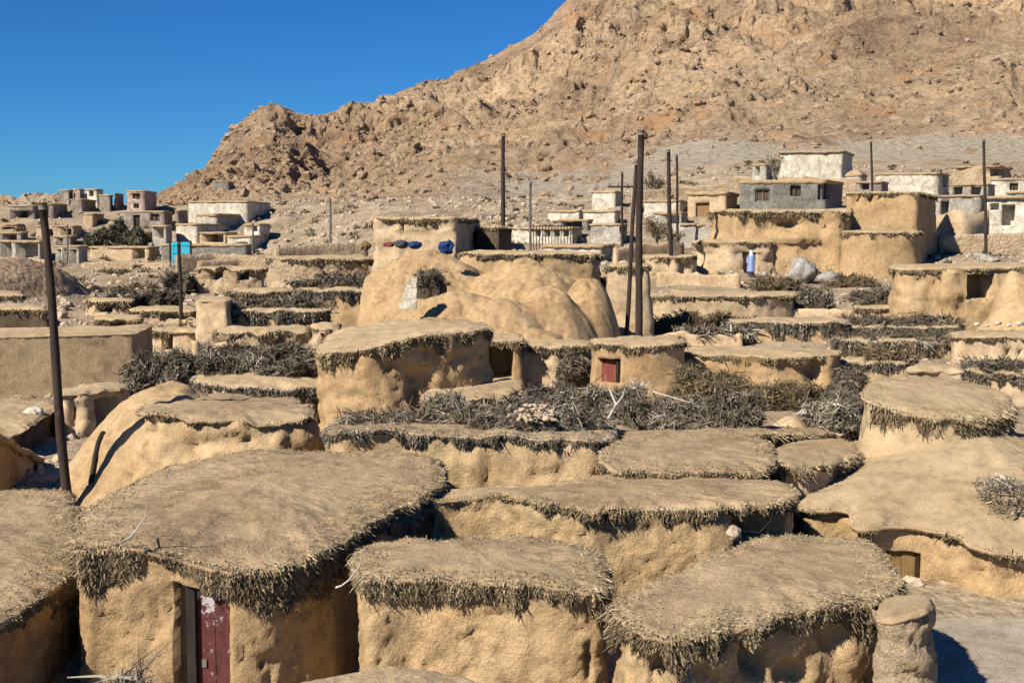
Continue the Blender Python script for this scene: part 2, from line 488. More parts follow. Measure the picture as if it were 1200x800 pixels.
T_MID = [(-300, -5), (0, -5), (14, -5.05), (22, -4.75), (30, -4.95), (40, -5.0), (50, -4.6), (60, -4.1), (70, -3.6), (85, -2.9), (100, -1.4), (115, 0.2), (130, 1.4), (150, 3.0), (170, 4.2), (200, 5.0), (300, 4), (3000, 0)]
T_RIGHT = [(-300, -5), (0, -5), (14, -5.05), (22, -4.9), (30, -5.0), (40, -5.0), (50, -4.5), (60, -4.1), (70, -3.5), (85, -2.8), (100, -1.2), (110, 0.6), (130, 3.6), (150, 6.6), (170, 9.0), (200, 11.5), (300, 9), (3000, 0)]
T_LEFT = [(-300, -5), (0, -5), (14, -4.9), (22, -4.6), (30, -4.95), (40, -5.1), (50, -4.6), (60, -4.2), (85, -3.7), (110, -3.5), (126, -3.2), (136, -1.6), (150, 1.0), (165, 3.2), (185, 3.4), (220, 2.0), (300, 0), (3000, -6)]

def terrain(x, y, detail=True):
    x, y = np.asarray(x, float), np.asarray(y, float)
    px = 600 + F * x / np.maximum(y, 8)
    l = 1 - sstep(px, 250, 520)
    r = sstep(px, 640, 880)
    z = lerp_tab(y, T_LEFT) * l + lerp_tab(y, T_RIGHT) * r + lerp_tab(y, T_MID) * (1 - l - r)
    # the brown stony knoll behind the long wall
    z = z + 2.0 * np.exp(-((x + 27.0) / 3.6) ** 2 - ((y - 66) / 6.5) ** 2)
    # spoil slope beside the tall twin-storey house
    z = z + 1.0 * np.exp(-((x - 33.0) / 4.5) ** 2 - ((y - 84) / 6.0) ** 2)
    if detail:
        P = np.stack([x, y, np.zeros_like(x)], -1)
        z = z + 0.10 * fbm(P * 0.45, 4) * sstep(y, 5, 20) + 0.35 * fbm(P * 0.12, 3) * sstep(y, 45, 90) + 0.55 * fbm(P * 0.33 + 7, 5) * sstep(y, 80, 115)
    return z + CZ

_t = (1 + 5 ** 0.5) / 2
ICO_V = np.array([(-1, _t, 0), (1, _t, 0), (-1, -_t, 0), (1, -_t, 0), (0, -1, _t), (0, 1, _t), (0, -1, -_t), (0, 1, -_t), (_t, 0, -1), (_t, 0, 1), (-_t, 0, -1), (-_t, 0, 1)]) / math.sqrt(1 + _t * _t)
ICO_F = np.array([(0, 11, 5), (0, 5, 1), (0, 1, 7), (0, 7, 10), (0, 10, 11), (1, 5, 9), (5, 11, 4), (11, 10, 2), (10, 7, 6), (7, 1, 8), (3, 9, 4), (3, 4, 2), (3, 2, 6), (3, 6, 8), (3, 8, 9), (4, 9, 5), (2, 4, 11), (6, 2, 10), (8, 6, 7), (9, 8, 1)])

def rubble_mesh(C, S):
    """many small angular stones -> V, F"""
    n = len(C)
    V = ICO_V[None] * (1 + 0.22 * rng.normal(size=(n, 12, 1)))
    sc = np.asarray(S)[:, None, None] * (0.6 + 0.6 * rng.random((n, 1, 3)))
    a = rng.random(n) * 6.283
    V = V * sc
    ca, sa = np.cos(a)[:, None], np.sin(a)[:, None]
    V = np.stack([V[..., 0] * ca - V[..., 1] * sa, V[..., 0] * sa + V[..., 1] * ca, V[..., 2] * 0.8], -1) + np.asarray(C)[:, None]
    Fc = (ICO_F[None] + 12 * np.arange(n)[:, None, None]).reshape(-1, 3)
    return V.reshape(-1, 3), Fc

def build_ground():
    u = np.linspace(-1, 1, 361)
    xs = np.sinh(u * 6.2) / np.sinh(6.2) * 1800
    xs = np.sort(np.concatenate([xs, np.linspace(-30, 30, 201)]))
    v = np.linspace(0, 1, 260)
    ys = np.concatenate([[-1500, -400, -120, -40, -10, 0, 5], np.linspace(8, 60, 180), 60.3 * (3000 / 60.3) ** v])
    X, Y = np.meshgrid(xs, ys)
    V = np.stack([X, Y, terrain(X, Y)], -1).reshape(-1, 3)
    o = link('ground', mesh('ground', V, [gridf(len(ys), len(xs))], M['ground']))
    tag(o, kind='structure')
build_ground()

SIL = [(-500, 292), (150, 266), (180, 254), (197, 243), (212, 232), (225, 220), (240, 203), (252, 188), (266, 165), (278, 152), (292, 142), (308, 131), (322, 126), (337, 129), (350, 134), (372, 138), (388, 138),
       (408, 131), (430, 130), (455, 121), (480, 110), (505, 101), (522, 97), (545, 84), (575, 71), (600, 58), (630, 40), (650, 20), (668, 2), (690, -12), (720, -34), (800, -85), (1000, -150), (1200, -190), (1700, -260)]

def build_mountain():
    pxs = np.arange(-60, 1560, 2.0)
    t = np.concatenate([np.linspace(0, 1, 400), np.linspace(1.01, 1.5, 40)])
    PX, T = np.meshgrid(pxs, t)
    ysil = lerp_tab(PX, SIL)
    D0 = np.interp(PX, [0, 250, 450, 1200], [185, 175, 165, 178])
    D1 = np.interp(PX, [150, 320, 450, 700, 1200], [290, 310, 380, 480, 560])
    D = D0 * (D1 / D0) ** T
    xb = (PX - 600) / F * D0
    zb = terrain(xb, D0, False) - 1.0 - CZ
    yb = HZ - F * zb / D0
    g = 0.62 * T + 0.38 * T ** 2
    yy = yb + (ysil - yb) * np.where(T <= 1, g, 1)
    z = (HZ - yy) / F * D
    z1 = (HZ - ysil) / F * D1
    z = np.where(T > 1, z1 - (D - D1) * 0.5 - (D - D1) ** 2 * 0.002, z)
    X = (PX - 600) / F * D
    P = np.stack([X, D, z], -1)
    c, s = math.cos(0.55), math.sin(0.55)
    Q = np.stack([X * c + z * s, D, -X * s + z * c], -1)      # strata climb towards the right
    Q2 = Q * np.array([0.45, 0.7, 1.5])
    amp = sstep(T, 0.02, 0.3) * (0.35 + 0.65 * sstep(fbm(P * 0.012 + 5, 3), -0.5, 0.35))
    near = np.clip(D / 400, 0.4, 1.2)
    edge = 1 - 0.85 * sstep(T, 0.88, 1.0) * (1 - sstep(T, 1.0, 1.1))
    d = 7.0 * (ridged(Q2 * 0.022, 3) - 0.9) + 6.5 * np.maximum(ridged(Q2 * 0.05 + 3, 4) - 1.0, -0.35) + 1.3 * fbm(P * 0.16, 4)
    d2 = 3.3 * np.maximum(ridged(Q2 * 0.15 + 7, 4) - 1.0, -0.2) * sstep(fbm(P * 0.03 + 50, 3), -0.35, 0.35) + 0.55 * (ridged(Q2 * 0.5 + 17, 3) - 0.9) + 0.5 * fbm(Q * 0.7, 3)
    gully = -10.0 * np.clip(ridged(np.stack([X * 0.9 + D * 0.25, D * 0.15, z * 0.15], -1) * 0.014 + 2, 2) - 1.0, 0, 1)
    crag = sstep(PX, 215, 260) * (1 - sstep(PX, 350, 470)) * sstep(T, 0.35, 0.8)
    dz = (amp * (d + d2 * (1 + 1.2 * crag)) + gully * sstep(T, 0.1, 0.4)) * near * edge
    P[..., 2] += dz
    P[..., 1] -= (amp * d2 * 0.8) * near
    P[..., 0] += 1.2 * fbm(P * 0.2 + 31, 3) * amp
    hs_ = np.clip(T, 0, 1)
    scr = 1 - sstep(hs_ + 0.10 * fbm(P * 0.02 + 11, 3), 0.02, np.interp(PX, [400, 800, 1000], [0.42, 0.34, 0.28]))
    P[..., 2] += CZ
    o = link('mountain', mesh('mountain', P.reshape(-1, 3), [gridf(len(t), len(pxs))], M['rock'], True, scr.ravel()))
    tag(o, kind='structure')
    # blocks and boulders weathered out of the rock
    n = 34000
    rr_, cc_ = rng.integers(20, 400, n), rng.integers(0, len(pxs), n)
    ok = rng.random(n) < (0.35 + 0.65 * sstep(fbm(P[rr_, cc_] * 0.03 + 50, 3), -0.2, 0.4)) * (1 - 0.8 * scr[rr_, cc_])
    rr_, cc_ = rr_[ok], cc_[ok]
    V, Fc = rubble_mesh(P[rr_, cc_], 0.2 * (1.25 / 0.2) ** (rng.random(len(rr_)) ** 2.0))
    o = link('boulders', mesh('boulders', V, [Fc], M['rock'], False, np.repeat(np.clip(scr[rr_, cc_] - 0.3, 0, 1), 12)))
    o.data.materials.append(M['hill'])                # some stones carry a dark desert varnish
    o.data.polygons.foreach_set('material_index', np.repeat((rng.random(len(rr_)) < 0.45).astype(np.int32), 20))
    tag(o, kind='stuff')
build_mountain()

def build_path():
    ys = np.linspace(9.5, 15.75, 60)
    u = np.linspace(0, 1, 50)
    Y, U = np.meshgrid(ys, u, indexing='ij')
    X = (3.55 + 0.05 * (Y - 10)) + U * 4.5
    Z = terrain(X, Y) + 0.012
    tag(link('path', mesh('path', np.stack([X, Y, Z], -1).reshape(-1, 3), [gridf(60, 50)], M['path'])), kind='structure')
build_path()

def build_knoll():
    xs, ys = np.arange(-34, -19, 0.12), np.arange(56, 76, 0.16)
    X, Y = np.meshgrid(xs, ys)
    Pq = np.stack([X, Y, 0 * X], -1)
    k = np.exp(-((X + 27.0) / 4.0) ** 2 - ((Y - 66) / 6.5) ** 2)
    Z = terrain(X, Y, False) - 0.5 + 1.1 * sstep(k, 0.15, 0.7) + 0.22 * fbm(Pq * 0.6, 5) + 0.05 * fbm(Pq * 3, 3)
    o = link('hill', mesh('hill', np.stack([X, Y, Z], -1).reshape(-1, 3), [gridf(len(ys), len(xs))], M['hill']))
    tag(o, kind='structure')
build_knoll()

# ------------------------------------------------------------------ builders
def closed_curve(P, smooth, res, k):
    P = np.asarray(P, float)
    n = len(P)
    out = []
    for i in range(n):
        a, b, c, d = P[i - 1], P[i], P[(i + 1) % n], P[(i + 2) % n]
        for t in np.linspace(0, 1, 24, endpoint=False):
            if smooth:
                out.append(0.5 * ((2 * b) + (c - a) * t + (2 * a - 5 * b + 4 * c - d) * t * t + (3 * b - a - 3 * c + d) * t ** 3))
            else:
                out.append(b + (c - b) * t)
    out = np.array(out)
    A = out[:, 0] * np.roll(out[:, 1], -1) - np.roll(out[:, 0], -1) * out[:, 1]
    if A.sum() < 0: out = out[::-1]
    q = np.concatenate([out, out[:1]])
    s = np.concatenate([[0], np.cumsum(np.linalg.norm(np.diff(q, axis=0), axis=1))])
    N = max(24, int(s[-1] / res))
    ss = np.linspace(0, s[-1], N, endpoint=False)
    R = np.stack([np.interp(ss, s, q[:, j]) for j in range(3)], 1)
    for _ in range(k):
        R = 0.25 * np.roll(R, 1, 0) + 0.5 * R + 0.25 * np.roll(R, -1, 0)
    return R

def normals2(R, k=2):
    t = np.roll(R, -k, 0) - np.roll(R, k, 0)
    n = np.stack([t[:, 1], -t[:, 0], np.zeros(len(R))], 1)
    return n / np.maximum(np.linalg.norm(n, axis=1)[:, None], 1e-6)

CAMP = np.array([0, 0, CZ])

def house(label, pts=None, wpts=None, name='mud_house', cat='mud house', group='mud houses of the village', root=None, smooth=True,
          rnd=3, th=0.14, oh=0.10, flare=0.12, dome=0.08, dpow=2.0, wn=0.05, base=None, wall='wall', roof='roof', frh=0.2, frl=0.18, frd=1.0,
          fr_rng=None, frmat='twig', openings=(), holes=(), rag=0.05, pn_=('wall', 'roof', 'thatch'), rn=1.0, res=None, flat_off=False, pebbles=None):
    Wp = np.array([W3(*p) for p in pts]) if wpts is None else np.array(wpts, float)
    Dm = Wp[:, 1].mean()
    res = res or float(np.clip(Dm * 0.0030, 0.035, 0.5))
    mid_ = 27 < Dm < 92 and not name.startswith('plas')
    if mid_:
        oh *= 0.4; th *= 0.65; rag = max(rag, 0.08) * 1.7 if smooth else rag; wn *= 1.35
        if frh > 0: frh = max(frh, 0.13) * 1.15
        if roof == 'roof': roof = 'roof_p'
    if mid_ and smooth:                                # shallow houses, seen almost edge on
        y0 = Wp[:, 1].min()
        k_ = (y0 + (Wp[:, 1] - y0) * (0.62 if Dm > 36 else 0.85)) / Wp[:, 1]
        Wp[:, :2] *= k_[:, None]; Wp[:, 2] = CZ + (Wp[:, 2] - CZ) * k_
    R = closed_curve(Wp, smooth, res, rnd)
    N = len(R)
    n = normals2(R)
    px_n = R * np.array([1, 1, 0.3])
    if Dm > 36 and not flat_off:                      # far roofs lie level: we look along them
        zf = R[R[:, 1] <= np.median(R[:, 1]), 2].mean()
        R[:, 2] += (zf - R[:, 2]) * 0.92
    if mid_: R = R + n * (0.10 * fbm(px_n * 0.55 + 70, 2))[:, None] * smooth
    Rs = R.copy()
    R = R + n * (rag * fbm(px_n * 1.6 + 3, 4) + 0.35 * rag * fbm(px_n * 7 + 3, 2))[:, None]
    R[:, 2] += rag * 0.7 * fbm(px_n * 1.3 + 40, 3) + 0.2 * rag * fbm(px_n * 6 + 9, 2)
    cen = R.mean(0)
    if root is None:
        zg = float(terrain(cen[0], cen[1]))
        root = thing(name, label, cat, (cen[0], cen[1], zg), group)
    # --- roof: cap, rounded lip, underside
    rad = np.linalg.norm((R - cen)[:, :2], axis=1).mean()
    J = int(np.clip(rad / res * 0.8, 6, 60))
    rr = 1 - (np.arange(J + 1) / J) ** 1.15
    rr[-1] = 0.0
    rings = []
    ang = np.arctan2(Rs[:, 1] - cen[1], Rs[:, 0] - cen[0])
    Am = np.stack([np.ones(N), Rs[:, 0] - cen[0], Rs[:, 1] - cen[1]], 1)
    pl = np.linalg.lstsq(Am, Rs[:, 2], rcond=None)[0]
    for r in rr[::-1]:
        w_ = sstep(r, 0.82, 1.0)
        q = cen + (Rs * (1 - w_) + R * w_ - cen) * max(r, 0.004)
        zp = pl[0] + pl[1] * (q[:, 0] - cen[0]) + pl[2] * (q[:, 1] - cen[1])
        w2 = sstep(r, 0.45, 1.0)
        q[:, 2] = zp * (1 - w2) + (zp + (R[:, 2] - Am @ pl)) * w2
        q[:, 2] += dome * (1 - r ** dpow) - 0.035 * sstep(r, 0.93, 1.0)
        a = rn * (1 - 0.5 * sstep(r, 0.9, 1))
        q[:, 2] += a * (0.045 * fbm(q * np.array([1.1, 1.1, 0]) + 9, 3) + 0.022 * fbm(q * np.array([4.2, 4.2, 0]), 4) + (res < .12) * 0.012 * np.maximum(fbm(q * np.array([9, 9, 0]) + 6, 2), 0))
        rings.append(q)
    low = np.clip(0.5 + 1.3 * fbm(px_n * 2.6 + 77, 4) + 0.8 * fbm(px_n * 11, 2), -0.5, 1.8)[:, None]
    lip = [(0.012, -0.25, 0), (0.004, -0.6, 0.1), (-0.03, -0.95, 0.25), (-oh - 0.10, -1.1, 0.25)]
    for a, b, c in lip:
        q = R + n * a
        q[:, 2:] += (b * th - 0.02) - c * th * low
        q += n * (0.025 * fbm(q * 6.0, 3))[:, None]
        rings.append(q)
    V = np.concatenate(rings)
    FR_ = [gridf(len(rings), N, True, flip=True)]
    npb = pebbles if pebbles is not None else (90 if Dm < 24 else 0)
    if npb:                                            # small stones and clods lying in the roof's plaster
        sel = rng.integers(0, (J - 1) * N, npb)
        pv, pf = rubble_mesh(V[sel], 0.006 + 0.016 * rng.random(npb) ** 3)
        FR_.append(pf + len(V)); V = np.concatenate([V, pv])
    part(pn_[1], root, V, FR_, M[roof])
    # --- wall with its openings
    Wl = Rs * 0.75 + R * 0.25 - n * (oh + 0.25 * rag)
    Wl[:, 2] = R[:, 2] - th * 0.75
    zb = terrain(Wl[:, 0], Wl[:, 1], False) - 0.35 if base is None else np.broadcast_to(np.asarray(base, float), (N,)).copy()
    zb = np.minimum(zb, Wl[:, 2] - 0.15)
    facing = (n * (CAMP - Wl)).sum(1) > 0
    ppx, _ = proj(np.stack([Wl[:, 0], Wl[:, 1], (Wl[:, 2] + zb) / 2], 1))
    s_of = np.arange(N, dtype=float)
    def find(px):
        best = None
        for i in range(N):
            j = (i + 1) % N
            if (facing[i] or facing[j]) and (ppx[i] - px) * (ppx[j] - px) <= 0 and ppx[i] != ppx[j]:
                y = Wl[i, 1]
                if best is None or y < best[1]:
                    best = (i + (px - ppx[i]) / (ppx[j] - ppx[i]), y)
        if best is None:
            i = int(np.argmin(np.abs(ppx - px) + (~facing) * 1e4)); return float(i)
        return best[0]
    H = (Wl[:, 2] - zb)
    NR = int(np.clip(np.median(H) / res, 5, 70))
    tr = list(np.linspace(0, 1, NR + 1))
    cs = list(s_of)
    ops = []
    for o in openings:
        s0, s1 = find(o['x0']), find(o['x1'])
        if s1 < s0: s0, s1 = s1, s0
        if s1 - s0 > N / 2: continue
        i = int(round((s0 + s1) / 2)) % N
        def zof(y):
            return W3(o['x0'], y, Wl[i, 1])[2]
        t0 = np.clip((zof(o['y1']) - zb[i]) / H[i], 0.0, 1)
        t1 = np.clip((zof(o['y0']) - zb[i]) / H[i], 0.05, 0.99)
        if t1 <= t0: continue
        e = 0.02
        cs += [s0 - e, s0 + e, s1 - e, s1 + e]
        tr += [t0 - 0.002, t0 + 0.002, t1 - 0.002, t1 + 0.002]
        ops.append((s0, s1, t0, t1, o))
    cs = np.unique(np.round(np.mod(cs, N), 4))
    tr = np.unique(np.clip(tr, 0, 1))
    def at(A, s):
        k = np.floor(s).astype(int) % N
        f = (s - np.floor(s))
        f = f[:, None] if A.ndim > 1 else f
        return A[k] * (1 - f) + A[(k + 1) % N] * f
    Wc, nc, zc = at(Wl, cs), at(n, cs), at(zb, cs)
    G = np.empty((len(tr), len(cs), 3))
    for k, t in enumerate(tr):
        G[k, :, :2] = Wc[:, :2] + nc[:, :2] * (flare * (1 - t) ** 2 + 0.35 * flare * (1 - t))
        G[k, :, 2] = zc + (Wc[:, 2] - zc) * t
    NB = np.broadcast_to(nc, G.shape)
    keep = 1.0
    disp = wn * (1.2 * fbm(G * np.array([0.8, 0.8, 1.1]) + 5, 3) + 0.75 * fbm(G * 3.2, 4)) + 0.014 * fbm(G * 11.0, 2) * (res < 0.12)
    if res < 0.11:                                     # fallen plaster, pits and drying cracks
        flake = sstep(fbm(G * np.array([1.5, 1.5, 1.9]) + 90, 5), 0.22, 0.30)
        disp = disp - 0.022 * flake - flake * 0.02 * np.abs(fbm(G * 9 + 3, 3))
        pit = sstep(fbm(G * 5.5 + 33, 2), 0.42, 0.62)
        crack = (1 - sstep(np.abs(fbm(G * np.array([1.2, 1.2, 0.35]) + 12, 4)), 0.0, 0.035)) * sstep(fbm(G * 0.8 + 44, 2), 0.0, 0.2)
        disp = disp - 0.035 * pit - 0.03 * crack
    if len(holes):
        hx, hy = proj(G)
        fc = (NB * (CAMP - G)).sum(-1) > 0
        for (x, y, rx, ry, dep) in holes:
            q = ((hx - x) / rx) ** 2 + ((hy - y) / ry) ** 2
            q = q * (1 + 0.5 * fbm(G * 4 + 60, 3))
            disp = disp - dep * np.exp(-q ** 2) * fc
    disp = np.broadcast_to(disp, G.shape[:2]).copy()
    for (s0, s1, t0, t1, o) in ops:
        m = ((cs > s0) & (cs < s1))[None, :] & ((tr > t0) & (tr < t1))[:, None]
        disp[m] = -o.get('rec', 0.2)
    G = G + NB * disp[..., None]
    part(pn_[0], root, G.reshape(-1, 3), [gridf(len(tr), len(cs), True)], M[wall])
    for (s0, s1, t0, t1, o) in ops:
        kind = o.get('kind', 'hole')
        if kind == 'hole': continue
        sa = np.array([s0, s1])
        p = at(Wl, sa); nn = at(n, sa); z0_, z1_ = [], []
        a, b = p
        zb0, zb1 = at(zb, sa)
        f = np.mean([flare * ((1 - t_) ** 2 + 0.35 * (1 - t_)) for t_ in (t0, t1)])
        a = a + nn[0] * f; b = b + nn[1] * f
        ex = (b - a); ex[2] = 0; wdt = np.linalg.norm(ex); ex /= wdt
        out = np.array([ex[1], -ex[0], 0])
        if (out * (CAMP - a)).sum() < 0: out = -out
        zA, zB = zb0 + (a[2] - zb0) * t0, zb0 + (a[2] - zb0) * t1
        rec = o.get('rec', 0.2)
        def slab(u0, u1, v0, v1, d0, d1):
            c = a + ex * ((u0 + u1) / 2 * wdt) - out * ((d0 + d1) / 2)
            c[2] = (zA + (zB - zA) * v0 + zA + (zB - zA) * v1) / 2
            return obox(c, ex * (abs(u1 - u0) * wdt / 2), out * (abs(d1 - d0) / 2), abs(v1 - v0) * (zB - zA) / 2)
        mm = M[o.get('mat', 'wood')]
        if kind == 'door':
            i0, i1, vt = o.get('in', (0.04, 0.96, 0.96))
            mb = MB()
            k = o.get('planks', 3)
            for q in range(k):
                w0 = i0 + (i1 - i0) * q / k
                mb.add(*slab(w0 + 0.004, i0 + (i1 - i0) * (q + 1) / k - 0.004, 0.0, vt, rec * 0.70 + 0.004 * (q % 2), rec * 0.70 + 0.04))
            d = mb.part('door', root, mm, False)
            if o.get('dlabel'): d['label'] = o['dlabel']
            if o.get('frame', True):
                fb = MB()
                fm = M[o.get('fmat', 'darkwood')]
                fb.add(*slab(max(i0 - 0.16, 0.0), i0, 0.0, 0.985, rec * 0.45, rec * 0.95))
                fb.add(*slab(i1, min(i1 + 0.10, 1.0), 0.0, 0.985, rec * 0.45, rec * 0.95))
                fb.add(*slab(i0 + 0.003, i1 - 0.003, vt + 0.003, 0.98, rec * 0.45, rec * 0.95))
                fr_ = part('frame', d, np.concatenate(fb.V), fb.F, fm, False)
            if o.get('handle'):
                hb = MB()
                hb.add(*slab(i0 + 0.08, i0 + 0.16, 0.42, 0.47, rec * 0.70 - 0.02, rec * 0.70))
                part('handle', d, np.concatenate(hb.V), hb.F, M['palepole'], False)
        elif kind == 'window':
            fb = MB()
            for r_ in ((0.0, 0.10, 0.0, 1.0), (0.90, 1.0, 0.0, 1.0), (0.103, 0.897, 0.0, 0.1), (0.103, 0.897, 0.9, 1.0), (0.46, 0.54, 0.103, 0.897)):
                fb.add(*slab(*r_, rec * 0.5, rec * 0.8))
            w_ = part('window', root, np.concatenate(fb.V), fb.F, M[o.get('fmat', 'darkwood')], False)
            pv, pf = slab(0.103, 0.897, 0.103, 0.897, rec * 0.84, rec * 0.9)
            part('pane', w_, pv, [pf], M['shade_mud'], False)
    # --- thatch of twigs sticking out beneath the plastered roof
    if frh > 0:
        rx, ry = proj(R)
        msk = np.ones(N, bool)
        if fr_rng is not None:
            msk = np.zeros(N, bool)
            for a, b in fr_rng: msk |= (rx > a) & (rx < b) & facing
        hsn = frh * np.clip(0.75 + 1.0 * fbm(px_n * 1.5 + 23, 4) + 0.5 * fbm(px_n * 6 + 2, 2), 0.06, 1.7) * msk
        core = []
        for (a, b, c) in ((-oh - 0.06, -0.6, 0), (-0.03, -0.8, 0), (0.0, -0.9, 0.45), (-oh * 0.55, -0.9, 0.9), (-oh - 0.06, -0.9, 1.0)):
            q = R + n * a
            q[:, 2] += b * th - c * hsn
            q += n * (0.03 * fbm(q * 9.0, 2))[:, None]
            core.append(q)
        idx = np.nonzero(msk)[0]
        seg = np.linalg.norm(np.roll(R, -1, 0) - R, axis=1)
        Lm = seg[idx].sum()
        cnt = int(Lm * frd * np.clip(17000 / Dm, 90, 1700))
        mb = MB()
        fq = gridf(5, N, True, flip=True)
        keepc = msk[fq[:, 0] % N] & msk[fq[:, 1] % N]
        mb.add(np.concatenate(core), fq[keepc], 0.2)
        if cnt and len(idx):
            wgt = np.clip(0.7 + 1.2 * fbm(px_n[idx] * 4.0 + 51, 3), 0.12, 2)
            ii = rng.choice(idx, cnt, p=wgt / wgt.sum())
            f = rng.random(cnt)[:, None]
            nx = (ii + 1) % N
            Pb = R[ii] * (1 - f) + R[nx] * f
            nb = n[ii]
            tg = np.stack([-nb[:, 1], nb[:, 0], np.zeros(cnt)], 1)
            h = rng.random(cnt) * 1.45 - 0.45                       # below zero: straw showing through the plaster lip
            hb = hsn[ii] * np.maximum(h, 0)
            hc = np.clip(h, 0, 1)
            clump = 0.5 * fbm(Pb * 6.0, 2)
            up_ = np.maximum(-h, 0) / 0.45
            Pb = Pb + nb * (-oh * (0.25 + 0.6 * hc) + 0.05 * rng.random(cnt) - 0.02 - 0.10 * up_ * rng.random(cnt))[:, None]
            Pb[:, 2] += -th * (0.75 - 0.75 * up_ * rng.random(cnt)) - hb + 0.01 * up_
            dv = nb * (0.75 + 0.4 * rng.random(cnt) - 0.35 * hc)[:, None] + tg * (0.30 * rng.normal(size=cnt) + 0.6 * clump)[:, None]
            dv[:, 2] -= 0.45 + 0.55 * hc * rng.random(cnt) + 0.35 * rng.random(cnt)
            Ln = frl * (0.3 + 0.5 * rng.random(cnt)) * np.where(rng.random(cnt) < 0.04, 2.0, 1) * np.clip(hsn[ii] / max(frh, 1e-3), 0.35, 1.2)
            wd = np.maximum(0.005, Dm * 0.00040) * (0.5 + 1.0 * rng.random(cnt)) * np.where(rng.random(cnt) < 0.06, 2.0, 1)
            dv = dv + 0.22 * rng.normal(size=(cnt, 3))
            tone = np.clip(0.55 - 0.2 * hc + 0.28 * up_ + 0.55 * (rng.random(cnt) - 0.5) + 0.5 * clump, 0, 1)
            mb.add(*strips(Pb, dv, Ln, wd, tone))
            if Dm < 26 and frh > 0.1:                  # chopped straw and stubble lying on the plaster towards the rim
                m_ = int(Lm * 260)
                i2 = rng.integers(0, N, m_)
                j2 = np.clip((J * (1 - 0.30 * rng.random(m_) ** 2.2)).astype(int), 1, J)
                Ps = V[j2 * N + i2] + np.array([0, 0, 0.002])
                ds = n[i2] * (0.4 + 0.5 * rng.random(m_))[:, None] + 0.7 * rng.normal(size=(m_, 3))
                ds[:, 2] = 0.10 + 0.35 * rng.random(m_) ** 2
                mb.add(*strips(Ps, ds, 0.02 + 0.055 * rng.random(m_) ** 1.5, np.full(m_, 0.0045) * (0.6 + 0.8 * rng.random(m_)), np.clip(0.42 + 0.5 * rng.random(m_), 0, 1)))
        mb.part(pn_[2], root, M[frmat], False)
    return root

def block(label, FL, FR, BR, ytop, **kw):
    """an angular house: FL, FR, BR are (px, distance) of its front corners and rear right corner"""
    zt = W3(FR[0], ytop, FR[1])[2]
    def g(c): 
        p = W3(c[0], HZ, c[1]); p[2] = zt; return p
    a, b, c = g(FL), g(FR), g(BR)
    d = a + c - b
    kw.setdefault('th', 0.16); kw.setdefault('oh', 0.08); kw.setdefault('flare', 0.05); kw.setdefault('frh', 0.0)
    kw.setdefault('wn', 0.03); kw.setdefault('dome', 0.03); kw.setdefault('rnd', 1); kw.setdefault('rag', 0.03)
    return house(label, wpts=[a, b, c, d], smooth=False, **kw)

def op(x0, x1, y0, y1, kind='hole', **k):
    d = dict(x0=x0, x1=x1, y0=y0, y1=y1, kind=kind); d.update(k); return d

